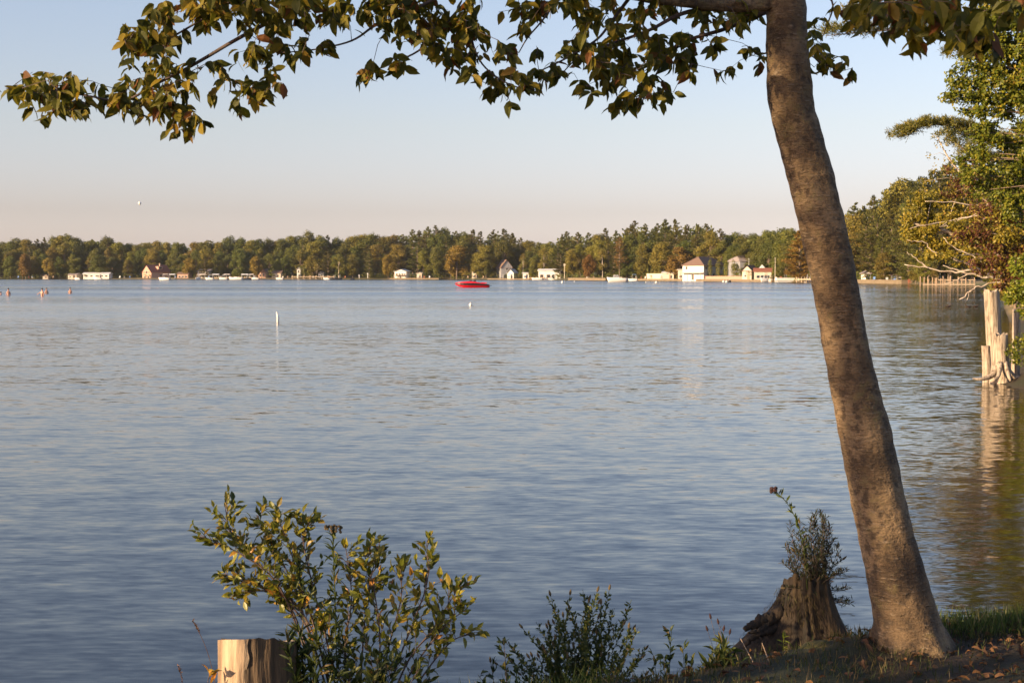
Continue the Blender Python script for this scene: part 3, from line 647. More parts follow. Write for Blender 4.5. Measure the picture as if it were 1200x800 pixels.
slab('sea_wall', 800, 908, 327, 330, 2, M['sandwall'], 'pale sea wall in front of the two-storey white house', 'sea wall')
slab('sea_wall', 1009, 1063, 327.5, 331.2, 3, M['sandwall'], 'pale sea wall just right of the leaning trunk', 'sea wall')
slab('pier', 252, 300, 324.5, 325.2, 3, M['palewood'], 'pale wooden pier crowded with boats, right of the tiered cream house', 'pier', -6, None, 9)
slab('pier', 342, 392, 323.5, 324.2, 2, M['palewood'], 'thin pale pier along the lawn, left of the dark canopied boat', 'pier', -2, None, 8)
slab('pier', 620, 640, 325, 326, 2, M['wood'], 'short dark pier below the pale birches', 'pier', -6, None, 4)
slab('pier', 938, 956, 326.5, 328, 3, M['palewood'], 'short wooden pier behind the pontoon boat, beside the leaning trunk', 'pier', -8, None, 4)
slab('fence', 758, 778, 320.2, 325, .2, M['cream'], 'low cream picket fence left of the cream flat-roofed shed', 'fence', 4)
slab('retaining_wall', 820, 872, 323.2, 326, 1, M['pinkwood'], 'low brick garden wall before the shaded side of the two-storey white house', 'wall', 3)
# wooden frame pier at the right, posts standing in the water
r = empty('wooden_pier', (X(1112, 300), 300, 0)); tag(r, 'unfinished wooden pier of bare upright posts below the white fallen branches', 'pier')
mpp = 300/F
for i in range(13):
    hx = (-29+i*4.9)*mpp
    MB().tube([(hx, 0, -.8), (hx+.03, 0, random.uniform(1.1, 1.9))], .11, 6).build('post', M['wood'], r)
for i in range(7):
    MB().tube([((-27+i*9)*mpp, 4, -.8), ((-27+i*9)*mpp, 4, random.uniform(1.5, 2.2))], .12, 6).build('post', M['wood'], r)
MB().box((0, -.2, .25), (61*mpp, .12, .22)).build('lower_beam', M['palewood'], r)
MB().box((3, 4.2, 1.2), (44*mpp, .12, .2)).build('upper_beam', M['palewood'], r)
def lift(px, wpx, label, m=M['white']):
    Y = D(px)-4; L = wpx*Y/F; r = empty('boat_lift', (X(px, Y), Y, 0), 0); tag(r, label, 'boat lift', 'canopied boat lifts along the crowded docks')
    MB().box((0, 0, 2.5), (L, 2.6, .14)).add([(-L/2, -1.3, 2.58), (L/2, -1.3, 2.58), (L/2, 1.3, 2.58), (-L/2, 1.3, 2.58), (-L/2, 0, 3.0), (L/2, 0, 3.0)], [(0, 1, 5, 4), (2, 3, 4, 5), (0, 4, 3), (1, 2, 5)]).build('canopy', m, r)
    mb = MB(); [mb.tube([(sx_*L*.46, sy_*1.2, -.6), (sx_*L*.46, sy_*1.2, 2.5)], .06, 5) for sx_ in (-1, 1) for sy_ in (-1, 1)]; mb.box((0, 0, .35), (L*.9, 2.3, .1)); mb.build('frame', M['metal'], r)
for px, wp, l_, m_ in [(202, 7, 'boat lift between the red-roofed chalet and the pinkish cottage', 'white'), (237, 8, 'boat lift below the left part of the tiered cream house', 'cream'), (253, 8, 'boat lift at the left end of the crowded pier', 'white'), (266, 7, 'cream-topped boat lift left of the long low white boat', 'cream'), (287, 8, 'boat lift over the dark-hulled boat', 'white'), (295, 5, 'narrow boat lift right of the dark-hulled boat', 'cream'), (125, 7, 'boat lift at the right end of the white trailer home', 'white')]: lift(px, wp, l_, M[m_])
def chair(px, off, label, m):
    x, Y = lpt(px, off); r = empty('lawn_chair', (x, Y, gz(x, Y)), random.uniform(-.8, .8)); tag(r, label, 'chair', 'lawn chairs scattered along the far shore')
    MB().box((0, 0, .42), (.65, .6, .08)).build('seat', m, r); MB().box((0, .32, .8), (.65, .08, .8)).build('backrest', m, r)
    for sx_ in (-.28, .28):
        for sy_ in (-.25, .28): MB().box((sx_, sy_, .2), (.07, .07, .42)).build('leg', m, r)
for px in (21, 34, 38, 62, 140, 146, 152, 205, 244, 259, 331, 337, 363, 367, 386, 404, 497, 503, 548, 566, 617, 646, 688, 696, 746, 752, 756, 777, 823, 834, 842, 857, 866, 872, 889, 893, 909, 915, 1013, 1024, 1040, 1048, 1066):
    c_ = random.choice(['white', 'cream', 'redwood', 'wood', 'blue', 'white']); w_ = {'white': 'white', 'cream': 'cream', 'redwood': 'reddish', 'wood': 'brown', 'blue': 'blue'}[c_]
    chair(px, random.uniform(1.5, 4), f'small {w_} lawn chair on the shore, {zone(px)}', M[c_])
# poles
def pole(name, px, y0, y1, off, label, cat, m=M['white'], rad=.07, top_=None):
    x, Y = lpt(px, off); g = gz(x, Y) if off > 0 else -.5; r = empty(name, (x, Y, g)); tag(r, label, cat)
    h = ZY(y0, Y)-g; MB().tube([(0, 0, 0), (0, 0, h)], [rad*1.3, rad*.8], 8).build('pole', m, r)
    MB().blob((0, 0, h+.1), rad*2.2, 8, 6).build('finial', m, r)
    if top_ == 'box': MB().box((0, 0, h-.2), (.8, .6, .9)).build('bird_house', M['cream'], r)
    return r
pole('flagpole', 877.5, 303.5, 324, 6, 'thin white flagpole beside the small gabled cream cottage', 'flagpole')
pole('bird_house_pole', 661.5, 310, 323, 5, 'pale pole with a bird house right of the long low white building', 'pole', M['cream'], .14, 'box')
pole('lamp_post', 1077, 318, 330, 3, 'short dark post at the left end of the unfinished wooden pier', 'post', M['dark'], .1)
for px, yt in ((421, 323), (431, 321)): pole('garden_post', px, yt, 326, 4, f'small white post on the lawn, {"left" if px < 425 else "right"} one of two beyond the dark canopied boat', 'post', M['white'], .18)

for px in (70, 78, 99, 133, 161, 170, 176, 196, 207, 221, 228, 256, 304, 313, 321, 334, 346, 459, 467, 481, 486, 499, 508, 553, 561, 575, 583, 597, 608, 622, 630, 655, 664, 672, 684, 694, 762, 775, 793, 797, 811, 826, 846, 855, 863, 870, 876, 886, 906, 1012, 1022, 1044, 1052):
    Y = D(px)+random.uniform(2.5, 4.5); place_tree('shrub', X(px, Y), Y, random.uniform(1.0, 2.6), f'low shrub close to the water, {zone(px)}', 'shrub', f'shrubs at the water, {zone(px)}', random.uniform(.8, 1.4))
# ------------------------------------------------------------------ boats
def hull_mb(L, B, H, sheer=.25, n=11, low=0.0, high=1.0, out=0.0, t0=0.0, t1=1.0):
    """bow at -x; band between fractions low..high of the topsides"""
    mb = MB(); V = []; Fc = []
    fr = [low, (low+high)/2, high]
    for i in range(n):
        t = t0+(t1-t0)*i/(n-1); x_ = -L/2+L*t
        bw = B/2*min(1, (math.sin(min(1, t*1.15+.02)*math.pi/2))**.75)*(1-.10*max(0, t-.8)/.2)
        dk = H*(1+sheer*(1-t)**2)
        ring = []
        for f in fr: ring.append((x_ - (L*.10*f)*(1-t)**4, bw*(.55+.45*f**.6)+out, -.15+(dk+.15)*f))
        V += [(a_, -b_, c_) for a_, b_, c_ in reversed(ring)] + [(a_, b_, c_) for a_, b_, c_ in ring]
    k = 6
    for i in range(n-1):
        for j in range(k-1): Fc.append((i*k+j, i*k+j+1, (i+1)*k+j+1, (i+1)*k+j))
        Fc.append((i*k+5, i*k, (i+1)*k, (i+1)*k+5))
    Fc += [tuple(range(k))[::-1], tuple((n-1)*k+j for j in range(k))]
    return mb.add(V, Fc)
def speedboat(name, x, Y, rz, L, H, hullm, label, cat='boat', stripe=None, canopy=None, cabin=False, group=None, outboard=True):
    r = empty(name, (x, Y, 0), rz); tag(r, label, cat, group); B = L*.36
    hull_mb(L, B, H).build('hull', hullm, r, True)
    if stripe: hull_mb(L, B, H, low=.60, high=.80, out=.03, t0=.01, t1=.985).build('stripe', stripe, r)
    MB().add([(-L*.30, -B*.30, H*1.10), (-L*.30, B*.30, H*1.10), (L*.05, B*.40, H*1.0), (L*.05, -B*.40, H*1.0), (-L*.02, -B*.28, H*1.34), (-L*.02, B*.28, H*1.34), (L*.05, B*.33, H*1.34), (L*.05, -B*.33, H*1.34)],
             [(0, 4, 5, 1), (4, 7, 6, 5), (0, 3, 7, 4), (1, 5, 6, 2), (2, 6, 7, 3)]).build('foredeck', hullm, r, False)
    MB().add([(-L*.06, -B*.32, H*1.25), (-L*.06, B*.32, H*1.25), (L*.03, B*.30, H*1.62), (L*.03, -B*.30, H*1.62), (L*.05, -B*.31, H*1.62), (L*.05, B*.31, H*1.62), (0, B*.34, H*1.2), (0, -B*.34, H*1.2)],
             [(0, 3, 2, 1), (3, 4, 5, 2), (4, 7, 6, 5), (0, 7, 4, 3), (1, 2, 5, 6)]).build('windshield', M['glass'], r)
    for u in (-.5, .5): MB().box((L*.16, u*B*.42, H*1.1), (L*.07, B*.22, H*.5), 0, .8).build('seat', M['dark'] if hullm is not M['whitehull'] else M['cream'], r)
    if hullm is M['redhull']: MB().box((L*.36, 0, H*1.0), (L*.2, B*.78, H*.18), 0, .8).build('engine_cover', hullm, r)
    if outboard:
        mb = MB().box((L*.53, 0, H*.85), (L*.05, L*.05, H*.6), 0, .75); mb.box((L*.53, 0, H*.3), (L*.02, L*.02, H)); mb.build('outboard_motor', M['blackhull'], r)
    if canopy:
        MB().box((L*.12, 0, H+1.7), (L*.5, B*.9, .12), 0, .95).build('canopy', canopy, r)
        mb = MB()
        for sx_ in (-.1, .34):
            for sy_ in (-.4, .4): mb.tube([(L*sx_, B*sy_, H*.9), (L*sx_, B*sy_, H+1.65)], .04, 5)
        mb.build('canopy_frame', M['metal'], r)
    if cabin:
        MB().box((-L*.1, 0, H+.45), (L*.3, B*.6, 1.0), 0, .75).build('cabin', M['whitehull'], r)
        MB().box((-L*.1, 0, H+.55), (L*.31, B*.57, .35), 0, .9).build('cabin_window', M['glass'], r)
    return r
YB = 3667/14.2
def red_speedboat():
    L, B = 6.2, 2.2; r = empty('speedboat', (X(553.5, YB), YB, 0), R(3)); tag(r, 'bright red speedboat with a black stripe crossing the open water', 'speedboat')
    T = [0, .06, .14, .25, .38, .5, .62, .75, .88, 1.0]
    top_ = [.82, .90, .98, 1.06, 1.12, 1.10, 1.0, .86, .70, .52]; s1 = [.76, .78, .80, .80, .80, .79, .77, .70, .60, .48]; s0 = [.60, .52, .46, .43, .42, .41, .40, .38, .34, .30]; bt = [.52, .30, .12, 0, -.08, -.1, -.1, -.1, -.1, .0]
    bw = [.04, .38, .66, .88, 1.0, 1.03, 1.03, 1.0, .95, .88]
    def band(lo, hi, wl_, wh_, out=0.0):
        V = []; Fc = []; n = len(T)
        for i in range(n):
            x_ = -L/2+L*T[i]-(0 if lo is s1 else 0)
            for z, w in ((hi[i], wh_), (lo[i], wl_)): V += [(x_, -(bw[i]*w+out)*B/2, z), (x_, (bw[i]*w+out)*B/2, z)]
        for i in range(n-1):
            a, c = i*4, (i+1)*4; Fc += [(a+2, c+2, c, a), (a+1, c+1, c+3, a+3), (a, c, c+1, a+1), (a+3, c+3, c+2, a+2)]
        Fc += [(0, 1, 3, 2), ((n-1)*4+2, (n-1)*4+3, (n-1)*4+1, (n-1)*4)]
        return MB().add(V, Fc)
    band(bt, s0, .55, .96).build('hull', M['redhull'], r, False)
    band(s0, s1, .97, 1.0, .02).build('stripe', M['blackhull'], r, False)
    band(s1, top_, .98, .62).build('deck', M['redhull'], r, True)
    MB().add([(-.7, -.55, 1.12), (-.7, .55, 1.12), (-.1, .62, 1.38), (-.1, -.62, 1.38), (.0, -.66, 1.08), (.0, .66, 1.08)], [(0, 3, 2, 1), (3, 4, 5, 2), (0, 4, 3), (1, 2, 5)]).build('windshield', M['glass'], r)
    for u in (-.4, .4): MB().box((.45, u, 1.12), (.5, .5, .34), 0, .8).build('seat', M['dark'], r)
    MB().box((2.1, 0, .84), (1.1, 1.5, .12), 0, .85).build('sun_pad', M['redhull'], r)
    MB().box((3.22, 0, .34), (.5, 1.5, .12), 0, .9).build('swim_platform', M['blackhull'], r)
red_speedboat()
def shoreboat(px, wpx, py, hullm, label, canopy=None, cabin=False, rz=0.0, group=None, H=.8):
    Y = min(3667/(py-HOR), D(px)-3.5); speedboat('motorboat', X(px, Y), Y, R(rz), wpx*Y/F, H, hullm, label, 'motorboat', None, canopy, cabin, group)
shoreboat(724, 22, 330.8, M['whitehull'], 'large white motorboat with a cabin moored at the far shore', None, True, 8, None, 1.3)
shoreboat(193, 13, 328.2, M['whitehull'], 'white boat under a white canopy in front of the red-roofed chalet', M['white'], False, -10, None, 1.0)
shoreboat(91, 6, 327.8, M['whitehull'], 'small white boat pulled up below the low cream cottage')
shoreboat(115, 9, 327.6, M['whitehull'], 'small white boat moored before the long white trailer home', M['white'])
shoreboat(232, 6, 327.8, M['whitehull'], 'white boat moored bow-on below the tiered cream house', M['white'], False, 50, None, .9)
shoreboat(246, 9, 327.6, M['whitehull'], 'pale boat on a lift between two white boats, left of the crowded pier', M['cream'])
shoreboat(262, 9, 327.4, M['whitehull'], 'white covered boat at the left half of the crowded pier', M['white'])
shoreboat(277, 15, 327.8, M['whitehull'], 'long low white boat at the middle of the crowded pier', None, False, 0, None, 1.1)
shoreboat(290, 9, 327.6, M['blackhull'], 'dark-hulled boat at the right end of the crowded pier', M['white'])
shoreboat(299, 9, 327.4, M['whitehull'], 'white boat just right of the dark-hulled boat at the crowded pier', None, True)
shoreboat(328, 8, 327.6, M['whitehull'], 'small white boat below the cream cottage with a low brown roof')
shoreboat(394, 13, 328, M['blackhull'], 'dark canopied boat moored below the white-limbed tree', M['dark'], False, 0, None, .9)
shoreboat(383, 7, 327.8, M['whitehull'], 'small white boat tied up just left of the dark canopied boat')
shoreboat(413, 5, 328.2, M['blackhull'], 'tiny dark rowing boat off the lawn')
shoreboat(630, 12, 328.0, M['whitehull'], 'pale grey boat at the short dark pier below the birches')
shoreboat(742, 10, 329.4, M['whitehull'], 'boat under a blue canopy right behind the large white motorboat', M['blue'], False, -5)
shoreboat(896, 9, 330.6, M['whitehull'], 'cream rounded boat moored left of the white pontoon boat', M['cream'], False, 20, None, 1.2)
shoreboat(903, 6, 330.3, M['whitehull'], 'small white dinghy between the cream boat and the pontoon boat')
shoreboat(947, 8, 330, M['whitehull'], 'white boat half hidden behind the leaning trunk', M['brownroof'])
shoreboat(1031, 8, 329.4, M['whitehull'], 'small white boat drawn up before the pines right of the leaning trunk', None, False, -4)
# pontoon boat
Y = 3667/(330.6-HOR); r = empty('pontoon_boat', (X(923, Y), Y, 0), R(3)); tag(r, 'long white pontoon boat under a brown canopy just left of the leaning trunk', 'pontoon boat'); L = 29*Y/F
for s_ in (-1, 1): MB().tube([(-L/2, s_*.9, .2), (-L/2+.5, s_*.9, .1), (L/2, s_*.9, .1)], [.08, .34, .34], 10).build('float', M['metal'], r)
MB().box((0, 0, .55), (L, 2.6, .14)).build('deck', M['whitehull'], r)
for s_ in (-1, 1): MB().box((-.2, s_*1.27, 1.0), (L*.92, .06, .75)).build('side_panel', M['whitehull'], r)
MB().box((-L*.46, 0, 1.0), (.06, 2.5, .75)).build('front_gate', M['whitehull'], r)
MB().box((L*.18, 0, 2.5), (L*.60, 2.5, .14), 0, .96).build('canopy', M['brownroof'], r)
mb = MB(); [mb.tube([(L*sx_, sy_*1.2, .6), (L*sx_, sy_*1.2, 2.45)], .04, 5) for sx_ in (-.08, .44) for sy_ in (-1, 1)]; mb.build('canopy_frame', M['metal'], r)
for sx_ in (-.3, .1, .35): MB().box((L*sx_, .6, .9), (1.2, .6, .7), 0, .9).build('seat', M['cream'], r)
pole('mast', 908.3, 303, 329, -3, 'tall thin mast rising at the left end of the pontoon boat', 'mast', M['cream'], .09)
# buoys
def ball_buoy(px, py, d, label, m=M['white'], name='buoy'):
    Y = 3667/(py-HOR); r = empty(name, (X(px, Y), Y, 0)); tag(r, label, 'buoy')
    MB().blob((0, 0, d*.25), d/2, 12, 8).build('float', m, r, True); MB().tube([(0, 0, d*.7), (0, 0, d*.95)], d*.1, 6).build('ring', M['metal'], r)
ball_buoy(659, 331.5, .75, 'white ball buoy off the long low white building')
ball_buoy(673, 330.3, .4, 'very small white buoy right of the white ball buoy off the birches')
ball_buoy(769, 331.8, .7, 'white ball buoy between the large white motorboat and the cream shed')
ball_buoy(757, 331.2, .4, 'very small white buoy just right of the large white motorboat')
ball_buoy(848, 330.8, .8, 'left white mooring buoy in front of the two-storey white house')
ball_buoy(851.5, 331.0, .8, 'right white mooring buoy beside the black float')
ball_buoy(855, 331.0, 1.0, 'black mooring float in front of the two-storey white house', M['blackhull'])
ball_buoy(551.5, 358, .26, 'white ball buoy alone on the water below the red speedboat')
Y = 3667/(377.5-HOR); r = empty('marker_buoy', (X(325, Y), Y, 0), 0); tag(r, 'slender white spar buoy standing upright on the left open water', 'buoy')
MB().tube([(0, 0, -.2), (.015, 0, .2), (-.005, 0, .30), (-.03, 0, .44)], [.06, .06, .05, .035], 12).build('spar', M['white'], r, True)
MB().blob((-.035, 0, .46), .04, 10, 6).build('cap', M['white'], r, True)

# ------------------------------------------------------------------ hot-air balloon
Yb = 5200.; p = P(163.7, 238.3, Yb); r = empty('hot_air_balloon', p); tag(r, 'tiny white hot-air balloon in the sky above the left far shore', 'balloon')
r.scale = (.8, .8, .8); mb = MB(); mb.tube([(0, 0, -9), (0, 0, -7), (0, 0, -3.5), (0, 0, 1), (0, 0, 4.5), (0, 0, 7), (0, 0, 7.8)], [1.2, 2.6, 5.6, 7.6, 6.6, 3.2, .4], 20); mb.build('envelope', M['white'], r, True)
MB().box((0, 0, -12.5), (2, 2, 1.6)).build('basket', M['wood'], r)
mb = MB(); [mb.tube([(sx_*.9, sy_*.9, -11.8), (sx_*1, sy_*1, -9)], .08, 4) for sx_ in (-1, 1) for sy_ in (-1, 1)]; mb.build('ropes', M['dark'], r)

# ------------------------------------------------------------------ swimmers
def skin_body(name, verts, edges, radii, m, parent=None, sub=1):
    me = bpy.data.meshes.new(name); me.from_pydata(verts, edges, []); o = bpy.data.objects.new(name, me); COL.objects.link(o)
    md = o.modifiers.new('skin', 'SKIN'); md.use_smooth_shade = True
    for i, sv in enumerate(me.skin_vertices[0].data):
        sv.radius = (radii[i], radii[i]*.85); sv.use_root = (i == 0)
    s2 = o.modifiers.new('sub', 'SUBSURF'); s2.levels = sub; s2.render_levels = sub
    dg = bpy.context.evaluated_depsgraph_get(); new = bpy.data.meshes.new_from_object(o.evaluated_get(dg)); o.modifiers.clear(); o.data = new
    new.materials.clear(); new.materials.append(m)
    if parent: o.parent = parent
    return o
def swimmer(px, py, face, arms, label, depth=0.0, lean=0.0):
    Y = 3667/(py-HOR); r = empty('person', (X(px, Y), Y, -depth), face); tag(r, label, 'person'); r.scale = (.92, .92, .92)
    V = [(0, 0, -.35), (lean*.3, 0, -.05), (lean*.6, 0, .22), (lean*.9, 0, .42), (lean, 0, .52), (lean*1.05, 0, .60), (lean*1.1, -.01, .74)]
    Ed = [(0, 1), (1, 2), (2, 3), (3, 4), (4, 5), (5, 6)]; Rd = [.15, .135, .155, .15, .07, .075, .10]
    for s_, (el, ha) in zip((-1, 1), arms):
        k = len(V); V += [(lean*.9+s_*.17, 0, .42), el, ha]; Ed += [(3, k), (k, k+1), (k+1, k+2)]; Rd += [.065, .048, .04]
    for s_ in (-1, 1):
        k = len(V); V += [(s_*.1, 0, -.5), (s_*.11, 0, -.95), (s_*.11, .03, -1.3)]; Ed += [(0, k), (k, k+1), (k+1, k+2)]; Rd += [.09, .065, .05]
    skin_body('body', V, Ed, Rd, M['skin'], r)
    MB().blob((lean*1.1, .025, .79), (.10, .11, .10), 10, 7).build('hair', M['hair'], r, True)
    MB().tube([(0, 0, -.38), (0, 0, -.2)], [.17, .16], 12).build('swim_trunks', M['swim'], r)
dn = lambda s_: ((s_*.24, 0, .12), (s_*.22, -.08, -.12))
swimmer(9.5, 346.2, R(20), (dn(-1), dn(1)), 'bare-chested person standing in the water, left of the pair of swimmers', .0)
swimmer(49, 346.6, R(-15), (((-.42, -.05, .25), (-.62, -.1, .12)), dn(1)), 'person standing in the water with one arm reaching out to the left', -.02)
swimmer(54.3, 344.2, R(30), (dn(-1), dn(1)), 'person behind the swimmer with the outstretched arm', .08)
swimmer(82, 344, R(10), (dn(-1), dn(1)), 'lone person standing in the water, farthest right of the swimmers', .06)
swimmer(.6, 345.6, R(40), (dn(-1), dn(1)), 'dark-haired swimmer low in the water at the left edge of the photo', .42)
# ducks
def duck(px, py, label, rz):
    Y = 3667/(py-HOR); r = empty('duck', (X(px, Y), Y, 0), rz); tag(r, label, 'duck', 'ducks on the shaded water')
    V = [(.0, 0, .03), (-.14, 0, .04), (-.25, 0, .08), (.12, 0, .06), (.17, 0, .16), (.19, 0, .22), (.25, 0, .215)]
    skin_body('body', V, [(0, 1), (1, 2), (0, 3), (3, 4), (4, 5), (5, 6)], [.085, .07, .02, .06, .03, .038, .014], M['darkduck'], r)
M['darkduck'] = simple('dark_duck_feathers', (.05, .032, .02), .8, .4, 20)
duck(1112, 359.5, 'dark duck on the water left of the two other ducks', R(10)); duck(1135, 359.8, 'dark duck on the water in the middle of three', R(190)); duck(1144, 359.6, 'dark duck on the water nearest the right bank', R(10))
# ------------------------------------------------------------------ leaning foreground tree
TY = 6.0
TR = [(-420, 880, 898), (-250, 893, 916), (-120, 899, 928), (-50, 902, 937), (-15, 903, 942), (10, 899, 945), (40, 898.5, 946), (80, 898.5, 949), (113, 899, 951.5), (130, 902, 954), (150, 907, 960), (200, 921, 975), (250, 934, 987), (300, 945, 998), (350, 956, 1008), (400, 965, 1017), (450, 974, 1029), (500, 982, 1043), (550, 991, 1053), (600, 1000, 1064), (650, 1010, 1078), (700, 1019, 1093), (730, 1023, 1104), (755, 1020, 1118), (775, 1011, 1132), (800, 995, 1150), (830, 975, 1175)]
ty = np.array([t[0] for t in TR]); tl = np.array([t[1] for t in TR]); tr_ = np.array([t[2] for t in TR])
root = empty('leaning_tree', P(1070, 770, TY)); tag(root, 'leaning foreground tree with smooth mottled grey-brown trunk and drooping leaves', 'tree')
RL = root.location.copy()
V = []; Fc = []; nr_, na = 260, 56
rows_ = np.linspace(-420, 830, nr_)
for i, yy in enumerate(rows_):
    l_, r__ = np.interp(yy, ty, tl), np.interp(yy, ty, tr_)
    c = P((l_+r__)/2, yy, TY); rad = (r__-l_)/2*TY/F
    fl = max(0, (yy-700)/130)
    for k in range(na):
        an = 2*math.pi*k/na
        rr = rad*(1+.022*math.sin(3*an+yy*.013)+.014*math.sin(5*an-yy*.031)+.008*math.sin(9*an+yy*.11)+.15*min(fl, 1)*math.sin(5*an+1)+.04*min(fl, 1)*math.sin(9*an+.5)+.02*math.sin(2*an+yy*.006))
        rr += .0022*math.sin(yy*.21+an*2)*math.sin(yy*.083)
        V.append((c.x+math.cos(an)*rr-RL.x, c.y+math.sin(an)*rr-RL.y, c.z-RL.z+.004*math.sin(an*4)))
for i in range(nr_-1):
    for k in range(na): Fc.append((i*na+k, (i+1)*na+k, (i+1)*na+(k+1) % na, i*na+(k+1) % na))
MB().add(V, Fc).build('trunk', M['bark'], root, True)
def wl(pts): return [P(*p)-RL for p in pts]
def spline(pts, n=6):
    pts = [Vector(p) for p in pts]; out = []
    q = [pts[0]*2-pts[1]]+pts+[pts[-1]*2-pts[-2]]
    for i in range(1, len(q)-2):
        for k in range(n):
            t = k/n; a, b_, c, d = q[i-1], q[i], q[i+1], q[i+2]
            out.append(.5*((2*b_)+(c-a)*t+(2*a-5*b_+4*c-d)*t*t+(3*b_-a-3*c+d)*t**3))
    out.append(pts[-1]); return out
BR = [  # (points px,py,Y ; start radius, end radius)
 ([(915, 2, 6), (890, 6, 5.97), (850, 7, 5.93), (800, 2, 5.85), (740, -6, 5.75), (660, -28, 5.6), (560, -48, 5.45), (450, -62, 5.3), (330, -75, 5.2)], .034, .012),
 ([(450, -62, 5.3), (400, -25, 5.35), (350, 8, 5.4), (285, 42, 5.45), (225, 77, 5.5), (180, 100, 5.5), (145, 118, 5.5), (100, 112, 5.5), (60, 106, 5.5), (18, 112, 5.5)], .011, .002),
 ([(330, -75, 5.2), (300, -30, 5.25), (265, 5, 5.3), (225, 30, 5.3), (180, 55, 5.35), (150, 62, 5.4)], .008, .002),
 ([(560, -48, 5.45), (520, -8, 5.5), (470, 18, 5.5), (440, 30, 5.5), (412, 48, 5.5), (370, 58, 5.5), (330, 62, 5.5)], .009, .002),
 ([(600, -40, 5.5), (555, -5, 5.6), (520, 30, 5.6), (490, 60, 5.6), (450, 78, 5.65), (428, 88, 5.7)], .008, .002),
 ([(555, -5, 5.6), (552, 40, 5.6), (565, 75, 5.6), (595, 98, 5.6), (630, 108, 5.6)], .006, .002),
 ([(740, -6, 5.75), (730, 8, 5.8), (716, 26, 5.8), (700, 46, 5.8), (668, 66, 5.8), (640, 80, 5.85), (606, 96, 5.9)], .009, .002),
 ([(850, 7, 5.93), (800, 16, 5.9), (760, 36, 5.9), (715, 52, 5.9), (680, 66, 5.9), (655, 90, 5.9)], .012, .002),
 ([(898, 14, 6.1), (850, 34, 6.1), (810, 46, 6.1), (785, 60, 6.05), (765, 95, 6), (748, 128, 6)], .012, .002),
 ([(680, -20, 5.6), (650, 5, 5.6), (635, 25, 5.6), (618, 45, 5.6), (608, 62, 5.6)], .006, .002),
 ([(905, 66, 6), (892, 62, 6.02), (880, 66, 6.04)], .003, .0012), ([(945, 60, 6), (960, 72, 6), (985, 84, 6)], .004, .0015),
 ([(942, -25, 6), (975, 2, 6), (968, 32, 6.0), (962, 48, 6)], .006, .0015),
 ([(935, -60, 5.9), (1000, -48, 5.3), (1060, -15, 4.8), (1100, 18, 4.6), (1140, 48, 4.5)], .016, .003),
 ([(1000, -48, 5.3), (1020, -5, 5.2), (1050, 28, 5.1), (1085, 52, 5.0)], .008, .002),
 ([(1060, -15, 4.8), (1130, -10, 4.6), (1180, 0, 4.5), (1230, 10, 4.4)], .01, .003),
 ([(902, -120, 6), (800, -190, 5.8), (650, -240, 5.6), (480, -260, 5.4)], .03, .008), ([(915, -160, 6), (1010, -240, 5.8), (1120, -280, 5.6)], .03, .008)]
nodes = []
for pts, r0, r1 in BR:
    sp = spline(wl(pts)); n = len(sp)
    mb = MB(); mb.tube(sp, [r0+(r1-r0)*(i/(n-1))**.8 for i in range(n)], 8, True, .04)
    mb.build('branch', M['twig'] if r0 < .02 else M['bark'], root, True)
    nodes += [p for p in sp if r0 < .02 or True]
NODE = np.array([tuple(p) for p in nodes])
